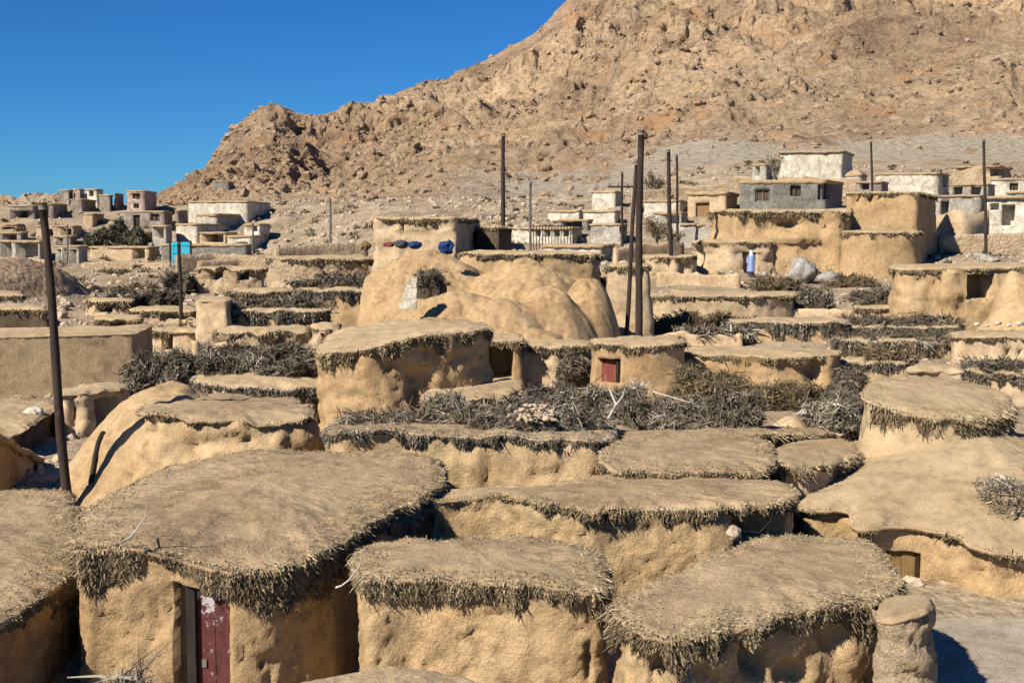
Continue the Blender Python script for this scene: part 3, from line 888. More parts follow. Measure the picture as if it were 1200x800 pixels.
def heap(label, px0, px1, yt, yb, D, ry=0.8, n=None, mat='brush', name='brushwood_pile', cat='brushwood', group='brushwood piles on roofs and walls', sq=2.4, tw=0.24, up=0.05, core=True, z0=None, tmul=1.0):
    """a heap of dry branches filling the pixel box at distance D: dark inner mass plus separate twigs"""
    a, b = W3(px0, yb, D), W3(px1, yb, D)
    zt = W3(px0, yt, D)[2]
    c = (a + b) / 2
    rx, rz = (b[0] - a[0]) / 2, (zt - a[2]) * 0.78
    mb = MB()
    K, Lr = 40, 14
    th_ = np.linspace(0, 2 * np.pi, K, endpoint=False)
    ph = np.linspace(0.0, np.pi / 2, Lr)
    TH, PH = np.meshgrid(th_, ph)
    def sp(v, e): return np.sign(v) * np.abs(v) ** e
    e = 2 / sq
    B = np.stack([rx * sp(np.cos(TH), e) * sp(np.cos(PH), e), ry * sp(np.sin(TH), e) * sp(np.cos(PH), e), rz * sp(np.sin(PH), e)], -1) * 0.86
    lump = 1 + 0.55 * fbm((B + c) * np.array([1, 1, 1.0]) * (1.5 / max(rz, 0.4)), 3)
    B = B * lump[..., None]
    low = c - np.array([0, 0, 0.4])
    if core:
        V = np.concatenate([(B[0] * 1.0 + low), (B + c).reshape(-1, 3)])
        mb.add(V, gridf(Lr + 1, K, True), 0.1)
    area = (rx * 2) * (rz * 1.6 + ry)
    wpx = D / 1236.0
    if n is None: n = int(np.clip(area / (wpx * wpx) * 0.55, 160, 14000))
    u = rng.random(n) * 2 * np.pi
    v = np.arcsin(rng.random(n) ** 0.9)
    Pq = np.stack([rx * sp(np.cos(u), e) * sp(np.cos(v), e), ry * sp(np.sin(u), e) * sp(np.cos(v), e), rz * sp(np.sin(v), e)], -1)
    l2 = 1 + 0.55 * fbm((Pq * 0.86 + c) * (1.5 / max(rz, 0.4)), 3)
    Pq = Pq * (l2 * (0.74 + 0.26 * rng.random(n) ** 0.7))[:, None]
    nrm = Pq / np.array([rx, ry, rz]) ; nrm /= np.maximum(np.linalg.norm(nrm, axis=1)[:, None], .01)
    cl = rng.normal(size=(24, 3)); cl /= np.linalg.norm(cl, axis=1)[:, None]
    ci = ((Pq[:, 0] / max(rx, .1) * 2.5 + 3).astype(int) * 3 + (Pq[:, 2] / rz * 2).astype(int)) % 24
    dv = nrm * 0.35 + cl[ci] * 0.55 + 0.65 * rng.normal(size=(n, 3)) + np.array([0, 0, up])
    Pq = Pq - dv / np.linalg.norm(dv, axis=1)[:, None] * tw * 0.3
    Ln = tw * (0.35 + 0.8 * rng.random(n)) * np.where(rng.random(n) < 0.05, 1.8, 1.0) * max(1.0, D / 34) ** 0.6
    wd = np.maximum(0.006, D * 0.00046) * (0.5 + 1.0 * rng.random(n))
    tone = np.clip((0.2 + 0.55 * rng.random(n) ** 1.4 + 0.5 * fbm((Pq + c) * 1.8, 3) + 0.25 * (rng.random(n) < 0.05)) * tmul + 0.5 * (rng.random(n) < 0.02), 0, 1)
    thick = rng.random(n) < 0.035
    Ln = np.where(thick, Ln * 1.6, Ln); wd = np.where(thick, wd * 1.6, wd); tone = np.where(thick, np.clip(tone + 0.18, 0, 1), tone)
    dv[thick, 2] *= 0.35
    mb.add(*strips(Pq + c, dv, Ln, wd, tone, 0.5))
    return mb.top(name, M[mat], label, cat, group, smooth=False)

def pole(label, base, top, D, r0, r1=None, mat='pole', arm=None, lean=0.0, group='utility poles across the village'):
    p0, p1 = W3(*base, D), W3(*top, D + lean)
    z = min(float(terrain(p0[0], p0[1])), p0[2]) - 0.3
    d = p1 - p0
    pb = p0 + d * ((z - p0[2]) / d[2])
    root = thing('utility_pole', label, 'utility pole', tuple(pb), group)
    mb = MB()
    t = np.linspace(0, 1, 14)[:, None]
    pts = pb + (p1 - pb) * t
    pts[:, 0] += 0.02 * np.sin(t[:, 0] * 7 + base[0])
    mb.tube(pts, np.linspace(r0, r1 or r0 * 0.75, 14) * (1 + 0.05 * np.sin(np.arange(14) * 2.1)), 10)
    mb.part('shaft', root, M[mat])
    cb = MB()
    cb.tube([p1 - (p1 - pb) * 0.015, p1 + np.array([0, 0, 0.03])], (r1 or r0 * 0.75) * 1.15, 10)
    cb.part('cap', root, M['palepole'])
    if arm:
        xa, xb, ya = arm
        a, b = W3(xa, ya, D + lean), W3(xb, ya, D + lean)
        ab = MB()
        ab.box((a + b) / 2 - np.array([0, r0 + .05, 0]), (b - a) / 2, (0, 0.06, 0), 0.07)
        c_ = ab.part('crossarm', root, M[mat], False)
        for f in (0.06, 0.35, 0.65, 0.94):
            ib = MB(); q = a + (b - a) * f - np.array([0, r0 + .05, 0])
            ib.tube([q + np.array([0, 0, .07]), q + np.array([0, 0, .2]), q + np.array([0, 0, .26])], [.05, .07, .03], 8)
            part('insulator', c_, np.concatenate(ib.V), ib.F, M['palepole'])
    return root

def boulder(label, px0, px1, yt, yb, D, ry=None, mat='stone', name='boulder', cat='boulder', group='boulders by the path', amp=0.25):
    a, b = W3(px0, yb, D), W3(px1, yb, D)
    zt = W3(px0, yt, D)[2]
    rx, rz = (b[0] - a[0]) / 2, (zt - a[2]) / 2 * 1.08
    ry = ry or rx
    c = (a + b) / 2 + np.array([0, ry * 0.6, rz * 0.9])
    K, L_ = 36, 22
    th_, ph = np.linspace(0, 2 * np.pi, K, endpoint=False), np.linspace(-np.pi / 2, np.pi / 2, L_)
    TH, PH = np.meshgrid(th_, ph)
    B = np.stack([np.cos(TH) * np.cos(PH), np.sin(TH) * np.cos(PH), np.sin(PH)], -1)
    k = 1 + amp * fbm(B * 1.3 + c, 3) + 0.12 * ridged(B * 1.7 + c, 2) - .1
    V = B * k[..., None] * np.array([rx, ry, rz]) + c
    mb = MB(); mb.add(V.reshape(-1, 3), gridf(L_, K, True))
    return mb.top(name, M[mat], label, cat, group)

def low_wall(label, pts, thick=0.3, mat='wall_s', rag=0.12, name='stone_wall', group='low walls between the houses'):
    """a ragged free standing wall along points (px, ytop, distance)"""
    Wp = np.array([W3(*p) for p in pts])
    seg = np.concatenate([[0], np.cumsum(np.linalg.norm(np.diff(Wp, axis=0), axis=1))])
    Dm = Wp[:, 1].mean()
    n = max(12, int(seg[-1] / (Dm * 0.003)))
    ss = np.linspace(0, seg[-1], n)
    Rw = np.stack([np.interp(ss, seg, Wp[:, j]) for j in range(3)], 1)
    t = np.gradient(Rw, axis=0); t[:, 2] = 0; t /= np.linalg.norm(t, axis=1)[:, None]
    nn = np.stack([t[:, 1], -t[:, 0], 0 * t[:, 0]], 1)
    Rw[:, 2] += rag * (1.2 * fbm(Rw * 0.9 + 4, 3) + 0.7 * fbm(Rw * 3.1, 2))
    zb = terrain(Rw[:, 0], Rw[:, 1], False) - 0.3
    zb = np.minimum(zb, Rw[:, 2] - 0.2)
    prof = [(-.62, 0)] + [(-.5 - 0.1 * (1 - k), k) for k in np.linspace(.15, .92, 7)] + [(-.3, 1.0), (.3, 1.0)] + [(.5 + 0.1 * (1 - k), k) for k in np.linspace(.92, .15, 7)] + [(.62, 0)]
    cols = []
    for a, b in prof:
        q = Rw + nn * (a * thick)
        q[:, 2] = zb + (Rw[:, 2] - zb) * b
        q += nn * np.sign(a) * (rag * 0.6 * fbm(q * np.array([1.8, 1.8, 2.4]) + 8, 3))[:, None]
        cols.append(q)
    G = np.stack(cols, 1)
    L_ = len(prof)
    mb = MB(); mb.add(G.reshape(-1, 3), gridf(n, L_, False))
    mb.F += [np.array([list(range(L_))[::-1]]), np.array([[(n - 1) * L_ + k for k in range(L_)]])]
    return mb.top(name, M[mat], label, 'wall', group, kind='thing')

def mound(name, root, x0, x1, y0, y1, fz, res, mat, cut=0.5):
    """a moulded earthen surface given as height over x, y; only what stands above the ground is kept"""
    xs, ys = np.arange(x0, x1 + res, res), np.arange(y0, y1 + res, res)
    X, Y = np.meshgrid(xs, ys)
    Z = fz(X, Y)
    V = np.stack([X, Y, Z], -1).reshape(-1, 3)
    Fq = gridf(len(ys), len(xs))
    hi = (Z > terrain(X, Y, False) - cut).ravel()
    Fq = Fq[hi[Fq].any(1)]
    use = np.unique(Fq)
    mp = np.zeros(len(V), int); mp[use] = np.arange(len(use))
    return part(name, root, V[use], [mp[Fq]], M[mat])

def smax(*a, k=0.25):
    a = np.stack(a)
    m = a.max(0)
    return m + k * np.log(np.exp((a - m) / k).sum(0))

def zr(z):                                  # height relative to the eye -> world height
    return CZ + z

# ------------------------------------------------------------------ nearest houses
house('large front mud house with worn red door and broad sagging thatched roof',
      [(91, 640, 12.6), (96, 604, 14.1), (135, 572, 16), (190, 549, 17.6), (250, 533, 18.8), (320, 526, 19.3), (420, 527, 19), (495, 533, 18), (522, 547, 16.9), (512, 568, 15.8), (470, 592, 14.8), (425, 617, 13.9), (375, 643, 13), (325, 660, 12.5), (280, 664, 12.35), (220, 652, 12.4), (160, 641, 12.45), (118, 640, 12.5)],
      th=0.09, oh=0.04, flare=0.05, dome=0.10, wn=0.04, frh=0.34, frl=0.095, frd=1.8, rag=0.07, rnd=1,
      openings=[op(204, 270, 690, 860, 'door', rec=0.24, mat='redpaint', planks=2, frame=True, handle=True, **{'in': (0.33, 0.97, 0.93)}, dlabel='dark red door with paint flaked white at the top')],  # near-black frame boards paint the shadow left of and above the door
      holes=[(330, 690, 9, 9, -0.06), (182, 712, 4, 16, 0.04), (298, 712, 3, 14, 0.04), (306, 708, 3, 13, 0.04), (215, 745, 3, 10, 0.02), (190, 770, 6, 5, 0.03)])
house('low mud house at the bottom corner beside the red door house, its shaded side dark',
      [(-160, 600, 17.78), (-60, 580, 18.25), (30, 571, 18.49), (78, 573, 18.13), (90, 600, 16.85), (94, 640, 15.09), (84, 668, 13.92), (45, 700, 12.64), (15, 722, 12.05), (-40, 745, 11.47), (-150, 770, 10.76), (-230, 700, 12.87)],
      th=0.10, oh=0.05, flare=0.05, dome=0.05, frh=0.26, frl=0.11, frd=1.4, rag=0.06)
house('front centre mud house with level roof and long thatch fringe between two larger roofs',
      [(416, 668, 12.3), (420, 641, 13.3), (445, 633, 13.7), (520, 629, 13.9), (600, 628, 13.9), (670, 634, 13.7), (704, 648, 13.1), (713, 668, 12.4), (706, 684, 11.9), (660, 684, 11.8), (600, 680, 11.9), (540, 676, 12.0), (480, 674, 12.1), (435, 676, 12.0)],
      th=0.07, oh=0.04, flare=0.04, dome=0.06, wn=0.04, frh=0.22, frl=0.085, frd=1.7, rnd=1, rag=0.07, wall='wall_o',
      holes=[(556, 740, 7, 3, 0.05), (690, 775, 4, 22, 0.10), (680, 740, 8, 4, 0.05), (545, 738, 4, 3, -0.03)])
house('front mud house with crumbling stony wall and wide roof sloping towards the stone pillar',
      [(718, 716, 11.0), (722, 702, 11.5), (755, 688, 12.0), (800, 668, 12.8), (850, 642, 13.7), (905, 629, 14.3), (965, 627, 14.3), (1010, 636, 13.8), (1042, 656, 12.9), (1052, 680, 12.1), (1035, 694, 11.7), (985, 705, 11.4), (930, 714, 11.1), (870, 727, 10.8), (815, 739, 10.5), (765, 745, 10.4), (735, 738, 10.55)],
      th=0.08, oh=0.04, flare=0.04, dome=0.09, wn=0.06, frh=0.27, frl=0.09, frd=1.8, rnd=1, rag=0.09, wall='wall_o',
      holes=[(790, 782, 24, 13, 0.2), (886, 775, 15, 22, 0.28), (742, 758, 8, 10, 0.2), (930, 790, 20, 14, 0.16), (1000, 770, 22, 20, -0.08), (835, 775, 14, 10, -0.08), (975, 745, 14, 20, 0.1)])
house('foreground mud hut of which only the bare rounded roof shows at the bottom edge',
      [(290, 830, 8.5), (330, 803, 9.0), (390, 786, 9.5), (460, 778, 9.7), (530, 787, 9.5), (585, 808, 9.0), (610, 850, 8.2), (560, 900, 7.4), (450, 920, 7.1), (340, 900, 7.4)],
      th=0.10, dome=0.05, frh=0.0, rag=0.02, roof='roof_p')
# house behind the front row
house('mud house with wavy thatched roof edge directly behind the front centre house',
      [(500, 586, 15.5), (512, 576, 16.0), (580, 573, 16.3), (640, 569, 16.8), (668, 560, 17.5), (720, 551, 18), (800, 548, 18.2), (880, 553, 17.8), (925, 566, 16.8), (930, 577, 16.0), (900, 588, 15.4), (850, 594, 15.0), (790, 594, 15.0), (730, 592, 15.0), (690, 596, 14.9), (650, 590, 15.1), (600, 584, 15.3), (545, 580, 15.5)],
      th=0.06, oh=0.02, flare=0.08, dome=0.05, wn=0.06, frh=0.10, frl=0.075, frd=1.4, rag=0.13, wall='wall_o', openings=[op(856, 922, 578, 640, 'hole', rec=0.7)],
      holes=[(515, 622, 4, 4, 0.08), (684, 627, 5, 4, 0.08), (652, 626, 4, 4, 0.06), (725, 612, 6, 4, 0.06), (735, 622, 4, 6, 0.06)])
house('flat mud house roof with thick fringe behind the wavy roofed house',
      [(704, 536, 17.5), (712, 522, 18.8), (760, 512, 20.3), (850, 508, 20.8), (896, 514, 20.3), (906, 530, 18.7), (900, 545, 17.6), (850, 549, 17.2), (780, 550, 17.1), (725, 548, 17.1)],
      th=0.08, oh=0.03, dome=0.05, frh=0.13, frl=0.11, frd=0.8, rag=0.08, wall='wall_o', wn=0.06)
house('orange mud wall house with ragged brush along its eave below the brushwood heaps',
      [(388, 506, 18.8), (395, 493, 21), (450, 487, 23), (560, 482, 24.5), (690, 478, 25), (716, 497, 21.5), (708, 516, 18.5), (660, 512, 18.4), (600, 508, 18.5), (550, 507, 18.6), (500, 504, 18.7), (440, 503, 18.8)],
      th=0.07, oh=0.04, dome=0.05, frh=0.13, frl=0.11, rag=0.10, wall='wall_o', wn=0.07, frmat='brush',
      holes=[(640, 555, 30, 3, 0.06), (600, 560, 6, 4, 0.05), (560, 545, 12, 16, -0.08), (615, 545, 14, 18, -0.09)])
house('low mud house buried under the widest brushwood heap',
      [(700, 512, 21.8), (800, 508, 21.6), (890, 506, 21.8), (990, 506, 25), (1005, 490, 28), (900, 470, 31), (780, 464, 32), (690, 470, 30)],
      th=0.08, frh=0.12, dome=0.05, rag=0.08, wall='wall_o')
house('small mud house wedged between the fringed roof and the conical one',
      [(903, 540, 18.6), (905, 526, 20.5), (940, 516, 22), (985, 514, 22.3), (1005, 526, 20.5), (975, 541, 18.8)],
      th=0.08, frh=0.10, dome=0.06, rag=0.06, wall='wall_p')
_r = thing('earth_mound', 'small bare earth hump among the brush behind the fringed roof', 'earth mound', tuple(W3(926, 540, 24.5)), None)
_c = W3(926, 489, 24.6)
mound('body', _r, _c[0] - 1, _c[0] + 1, 23.4, 25.8, lambda X, Y: _c[2] - 1.0 * (np.hypot((X - _c[0]) / 0.75, (Y - 24.6) / 0.9)) ** 2.2 + 0.05 * fbm(np.stack([X * 2, Y * 2, 0 * X], -1), 3), 0.07, 'wall_p', cut=0.3)

# round house on its spreading conical skirt
R_ = house('round fringed mud house rising from a wide conical mud skirt over a plank door',
      [(934, 592, 18.0), (990, 599, 17.6), (1004, 617, 17.0), (1060, 613, 17.2), (1120, 626, 16.8), (1146, 640, 16.5), (1200, 645, 16.4), (1300, 648, 16.4), (1350, 560, 21), (1260, 520, 24), (1090, 506, 25.2), (985, 522, 24), (943, 560, 20.4)],
      th=0.07, oh=0.12, flare=0.10, dome=0.92, dpow=1.1, frh=0.06, frl=0.09, wn=0.05, rag=0.07, roof='roof_p', wall='wall', rn=0.55, pn_=('wall', 'skirt_roof', 'thatch'),  # thin twig edge added to draw the dark gap under the overhang
      openings=[op(1034, 1079, 645, 700, 'door', rec=0.24, mat='wood', planks=4, **{'in': (0.16, 0.95, 0.97)}, dlabel='pale brown plank door')],
      holes=[(1112, 665, 20, 16, -0.07), (1140, 675, 12, 10, 0.05)])
house(None, [(1009, 460, 20.9), (1030, 473, 20.3), (1080, 485, 20), (1140, 487, 20.1), (1178, 481, 20.7), (1187, 468, 22), (1155, 449, 23.3), (1090, 441, 23.8), (1030, 444, 23.2)],
      root=R_, base=zr(-4.2), th=0.07, oh=0.05, flare=0.14, dome=0.07, frh=0.32, frl=0.18, fr_rng=[(1018, 1188)], pn_=('upper_wall', 'roof', 'thatch'), roof='roof_p', wall='roof_p', wn=0.05)

# hut with the leaning flank
H_ = house('mud house with flat slab roof and a sloping flank carrying a dark pipe',
      [(163, 478, 21.2), (205, 486, 20.7), (260, 491, 20.5), (320, 491, 20.6), (364, 488, 21), (372, 479, 22), (340, 467, 23.6), (280, 461, 24.3), (230, 461, 24), (190, 465, 23)],
      th=0.06, oh=0.07, flare=0.75, dome=0.03, wn=0.14, frh=0.05, frl=0.08, rag=0.14, wall='wall_o', roof='roof', holes=[(182, 507, 16, 4, 0.08), (290, 517, 8, 3, 0.08), (230, 530, 10, 18, 0.08), (152, 512, 5, 5, 0.06)])
_h = W3(198, 447, 22.8)
def hf(X, Y):
    r = np.hypot((X - _h[0]) / np.where(X < _h[0], 2.15, 2.0), (Y - 22.9) / np.where(Y < 22.9, 2.6, 2.0))
    P = np.stack([X, Y, 0 * X], -1)
    return _h[2] - 2.0 * r ** 1.7 + 0.14 * fbm(P * 1.2, 4) + 0.03 * fbm(P * 5, 3)
mound('flank', H_, _h[0] - 2.6, _h[0] + 1.6, 20.0, 25.2, hf, 0.055, 'wall_o', cut=0.3)
_pb = MB()
_pp = []
for f in np.linspace(0, 1, 9):
    x_, d_ = 121 + (107 - 121) * f, 21.9 + (20.95 - 21.9) * f
    q = W3(x_, 505 + 85 * f, d_); q[2] = hf(np.array([q[0]]), np.array([q[1]]))[0] + 0.035
    _pp.append(q)
_pb.tube(_pp, 0.045, 8)
_pb.part('pipe', H_, M['darkwood'])

# ------------------------------------------------------------------ second row
house('tall mud house with tilted brush fringed roof in the middle, half its front in shade',
      [(375, 410, 30.5), (382, 392, 33), (420, 381, 34.5), (480, 374, 35.5), (540, 373, 35.5), (566, 378, 34.5), (571, 386, 32.5), (530, 388, 31.3), (485, 394, 30.5), (440, 403, 30), (400, 410, 30)],
      th=0.12, oh=0.07, flare=0.12, dome=0.06, wn=0.11, frh=0.26, frl=0.16, rag=0.08, wall='wall',
      holes=[(456, 430, 7, 8, 0.12), (492, 455, 14, 26, 0.25), (400, 455, 5, 4, 0.06), (535, 420, 18, 22, -0.1), (430, 440, 14, 8, -0.06)])
house('low slab roofed hut at the foot of the tall middle house',
      [(494, 468, 29.5), (510, 455, 31.5), (560, 447, 33), (600, 443, 33.5), (612, 450, 32.5), (596, 464, 30), (550, 470, 29.2)],
      th=0.06, oh=0.12, dome=0.04, frh=0.0, flare=0.05)
house('narrow mud house with a black doorway between the tall house and the domes',
      [(560, 398, 38.5), (562, 392, 41), (608, 391, 41), (612, 398, 38.5)], smooth=False,
      th=0.08, oh=0.05, dome=0.02, frh=0.08, rnd=2, openings=[op(570, 602, 404, 444, 'hole', rec=1.2)])
J_ = thing('domed_mud_house', 'smooth many lobed mud domes heaped together below the hilltop house', 'mud house', tuple(W3(590, 392, 47)), 'mud houses of the village')
_dm = []
for (px, yt, D, rx, ry, hb, p) in ((500, 295, 53, 5.6, 4.8, 3.4, 1.6), (615, 306, 51.5, 4.2, 4.0, 3.2, 1.9), (535, 343, 46.2, 4.0, 3.0, 2.6, 1.9), (640, 334, 46.6, 2.3, 3.0, 2.7, 1.9), (688, 326, 48.2, 1.5, 2.6, 2.9, 2.3), (590, 350, 45.2, 2.6, 2.4, 2.3, 1.9), (622, 386, 43.0, 2.4, 1.5, 1.5, 1.9)):
    c = W3(px, yt, D); _dm.append((c, rx, ry, hb, p))
def jf(X, Y):
    P = np.stack([X, Y, 0 * X], -1)
    L_ = [c[2] - hb * np.hypot((X - c[0]) / rx, (Y - c[1]) / ry) ** p for (c, rx, ry, hb, p) in _dm]
    return smax(*L_, k=0.12) + 0.18 * fbm(P * 0.75, 4) + 0.07 * fbm(P * 2.3, 5) - 0.09 * (1 - sstep(np.abs(fbm(P * 0.9 + 20, 3)), 0, 0.07)) - 0.10 * sstep(fbm(P * 1.1 + 9, 4), 0.25, 0.4)
mound('dome', J_, -6.2, 5.0, 41.0, 57.5, jf, 0.085, 'wall', cut=0.3)
_gb = W3(480, 362, 44.2)
V, Fq = [], []
mb = MB()
for k in range(6):
    f0 = k / 6
    mb.box(_gb + np.array([0.02 * (k % 2) - 0.05 + 0.2 * f0, 0, 0.10 + 0.19 * k]), (0.30 * (1 - 0.62 * f0), 0, 0), (0, 0.16 - .01 * (k % 2), 0), 0.095)
mb.part('gable_stub', J_, M['plaster'], False)
house('small mud annex with two little holes at the front of the domes',
      [(602, 402, 39.6), (606, 391, 41.5), (650, 389, 42), (692, 396, 41.5), (695, 405, 39.6), (650, 406, 39.2)],
      th=0.10, frh=0.05, flare=0.2, dome=0.06, holes=[(640, 417, 4, 7, 0.3), (672, 425, 14, 12, 0.2)], wall='wall_p')
house('squat round mud hut with small red hatch door below the tallest pole',
      [(694, 399, 37.2), (700, 393, 39.5), (745, 390, 40.5), (790, 391, 40), (801, 396, 38.5), (796, 402, 37), (760, 404, 36.4), (720, 403, 36.6)],
      th=0.10, oh=0.08, dome=0.04, frh=0.07, frl=0.10, flare=0.10, wn=0.04,
      openings=[op(699, 727, 421, 449, 'door', rec=0.28, mat='redsmall', planks=2, **{'in': (0.10, 0.78, 0.93)}, dlabel='faded red hatch door')])
house('pale mud pier house behind the round hut with the red hatch',
      [(712, 312, 51), (714, 305, 53), (760, 305, 53), (762, 312, 51)], smooth=False, rnd=2, th=0.1, oh=0.04, frh=0.06, wall='wall_p', flare=0.25)
house('long low curved mud house with a buttress end beside the olive scrub',
      [(800, 408, 39.5), (806, 396, 42), (860, 393, 43), (930, 396, 42.5), (978, 400, 41.5), (982, 410, 40), (960, 418, 38.6), (900, 420, 38.2), (840, 415, 38.8)],
      th=0.10, oh=0.05, dome=0.06, frh=0.10, frl=0.10, flare=0.18, wn=0.10, wall='wall', holes=[(955, 435, 9, 20, 0.4), (972, 430, 7, 30, -0.2), (880, 420, 40, 4, -0.06)])
house('mud house with scalloped eave and one deeply shaded end beyond the tallest pole',
      [(762, 344, 57), (768, 336, 60), (840, 333, 61.5), (920, 334, 61.5), (932, 339, 59), (925, 345, 57.5), (880, 347, 56), (820, 348, 56), (780, 347, 56.3)],
      th=0.12, oh=0.10, frh=0.16, frl=0.14, dome=0.04, flare=0.06, wall='wall_p')
house('low mud house with brush dressed front between the scalloped and the long curved house',
      [(862, 376, 50.5), (870, 367, 53), (930, 364, 54), (984, 367, 53), (986, 376, 50.5), (925, 379, 49.8)],
      th=0.12, oh=0.06, frh=0.55, frl=0.22, dome=0.05, frmat='brush')
house('mud house capped by a long brown brush mound near the boulders',
      [(1002, 358, 58), (1006, 352, 60), (1050, 350, 61), (1094, 353, 60), (1096, 360, 58), (1050, 361, 57.5)],
      th=0.1, oh=0.05, frh=0.1, wall='wall_p')
house('low house all but hidden by the upper of two dark brush bands',
      [(986, 382, 51), (990, 376, 53), (1060, 374, 54), (1118, 376, 53), (1122, 382, 51), (1050, 384, 50.6)], th=0.1, frh=0.3, frmat='brush')
house('low house faced by the broad lower dark brush band',
      [(984, 398, 45.6), (990, 390, 48), (1060, 388, 48.6), (1128, 390, 48), (1134, 398, 45.6), (1060, 400, 45.2)], th=0.1, oh=0.04, frh=0.75, frl=0.3, frmat='brush')
house('mud house with straggling brush top in front of the lower brush band',
      [(982, 420, 40.4), (990, 413, 42), (1030, 411, 42.5), (1066, 415, 42), (1070, 424, 40.2), (1025, 426, 39.8)], th=0.1, frh=0.22, wall='wall_p', frmat='brush')
house('mud house with notched pale parapet just behind the round fringed hut',
      [(1064, 432, 33.5), (1070, 426, 35), (1124, 427, 35), (1130, 433, 33.5)], smooth=False, rnd=3, th=0.14, oh=0.02, frh=0.0, wall='wall_p', roof='roof_p', rag=0.12)
house('mud house with brushy eave at the picture edge behind the round fringed hut',
      [(1118, 432, 36), (1124, 424, 38), (1180, 421, 39), (1260, 424, 38), (1270, 436, 35.5), (1180, 436, 35)], th=0.1, frh=0.3, wall='wall_p', frmat='brush')
house('sunlit mud house with scalloped wall top and slit holes under a pale slab roof',
      [(1120, 393, 42.5), (1126, 387, 45), (1200, 384, 46), (1280, 386, 45), (1290, 394, 42), (1200, 395, 41.6)], th=0.10, oh=0.12, frh=0.10, wall='wall_p', holes=[(1182, 413, 3, 5, 0.3), (1195, 415, 3, 6, 0.3)], roof='roof_p')
house('mud house with heavy pale slab roof over a black open doorway near the spoil slope',
      [(1046, 316, 54), (1052, 305, 57.5), (1120, 300, 59), (1200, 297, 60), (1290, 298, 60), (1300, 312, 54), (1200, 308, 53.5), (1130, 314, 53), (1080, 320, 53)],
      th=0.22, oh=0.14, frh=0.16, frl=0.14, dome=0.05, wall='wall_o', roof='roof_p', flare=0.15, wn=0.10,
      openings=[op(1131, 1164, 321, 350, 'hole', rec=1.4)], holes=[(1075, 330, 3, 4, 0.2), (1094, 333, 3, 4, 0.2), (1050, 345, 4, 3, 0.15), (1112, 345, 12, 30, -0.25)])
_r = thing('domed_mud_house', 'plain mud dome swelling in front of the black open doorway', 'mud house', tuple(W3(1185, 392, 50.5)), 'mud houses of the village')
_d1, _d2 = W3(1186, 317, 51.3), W3(1195, 350, 49.5)
mound('dome', _r, _d1[0] - 2.2, _d1[0] + 3.5, 47.5, 53.5, lambda X, Y: smax(_d1[2] - 2.7 * np.hypot((X - _d1[0]) / np.where(X < _d1[0], 0.95, 2.4), (Y - 51.3) / 1.5) ** 1.8, _d2[2] - 2.2 * np.hypot((X - _d2[0]) / np.where(X < _d2[0], 2.3, 3), (Y - 49.5) / 1.8) ** 1.6, k=0.12) + 0.06 * fbm(np.stack([X, Y, 0 * X], -1) * 1.3, 3), 0.09, 'wall_o', cut=0.3)
# slope houses with the arches
house('rough mud house with broken window niche and twig topped wall under the grey building',
      [(838, 246, 84), (842, 241, 88), (900, 238, 90), (975, 236, 90), (992, 240, 88), (993, 246, 83.5), (950, 247, 83), (900, 248, 83)],
      th=0.18, oh=0.05, frh=0.35, frl=0.3, wall='wall', wn=0.18, flare=0.5, rag=0.15, holes=[(925, 262, 12, 6, 0.9), (938, 279, 26, 4, -0.5), (975, 285, 14, 50, -0.35)])
house('low vaulted mud house with dark arched openings by the standing person',
      [(812, 283, 83), (822, 278, 86), (870, 277, 87.5), (900, 278, 86), (906, 282, 83), (880, 284, 82), (840, 284, 82)],
      th=0.2, oh=0.1, frh=0.1, dome=0.2, wall='wall_p', wn=0.22, flare=0.3, openings=[op(870, 886, 296, 330, 'hole', rec=1.2)], holes=[(818, 300, 8, 14, 0.7), (850, 300, 15, 22, -0.3)])
block('tall square mud house with three small vents below its flat roof', (990, 85.5), (1075, 84), (1097, 93), 224, wall='wall', th=0.25, oh=0.1, frh=0.14, frl=0.2, wn=0.06, flare=0.15,
      holes=[(1004, 234, 2.4, 4, 0.6), (1019, 234, 2.4, 4, 0.6), (1030, 233, 2.2, 3, 0.6)])
house('rounded mud house set against the tall square one, dark down its far side',
      [(990, 270, 81.5), (994, 265, 85), (1050, 262, 86), (1078, 264, 85), (1076, 270, 81.5), (1058, 272, 80), (1020, 273, 80)], th=0.16, oh=0.06, frh=0.2, frl=0.2, wall='wall', flare=0.2, wn=0.05)

# ------------------------------------------------------------------ left and centre of the village
block('long plain mud house with flat roof and one dark end wall by the leaning pole', (-90, 36.2), (155, 38), (177, 41.5), 390, th=0.10, oh=0.05, wall='roof', roof='roof_p', wn=0.012, rnd=2, flare=0.06, rag=0.02)
house('low mud hut with earth roof below the long plain house',
      [(-60, 515, 25), (10, 512, 25.5), (29, 503, 26), (66, 478, 30), (60, 468, 32), (-60, 466, 32)], smooth=False, rnd=4, th=0.08, frh=0.0, wall='shade_mud', roof='roof')  # shadow on its right wall is painted in with dark mud
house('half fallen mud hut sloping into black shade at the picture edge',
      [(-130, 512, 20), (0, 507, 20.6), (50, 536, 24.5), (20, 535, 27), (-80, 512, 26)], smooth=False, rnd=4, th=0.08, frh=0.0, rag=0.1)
house('ruined mud hut with arched recesses under the long plain house',
      [(68, 464, 29.2), (76, 456, 32), (120, 449, 33.5), (144, 449, 33), (146, 455, 31), (110, 460, 29.4)], th=0.09, oh=0.06, frh=0.0, rag=0.08, wall='wall_p', wn=0.08,
      openings=[op(109, 140, 464, 530, 'hole', rec=0.9)], holes=[(84, 490, 10, 22, 0.3)])
house('low mud house under the grey brushwood next to the slab roofed hut',
      [(232, 446, 31.5), (240, 436, 34), (300, 432, 35), (366, 436, 34), (374, 450, 31.5), (300, 454, 31)], th=0.08, frh=0.3, wall='wall_p', frmat='brush', wn=0.08)
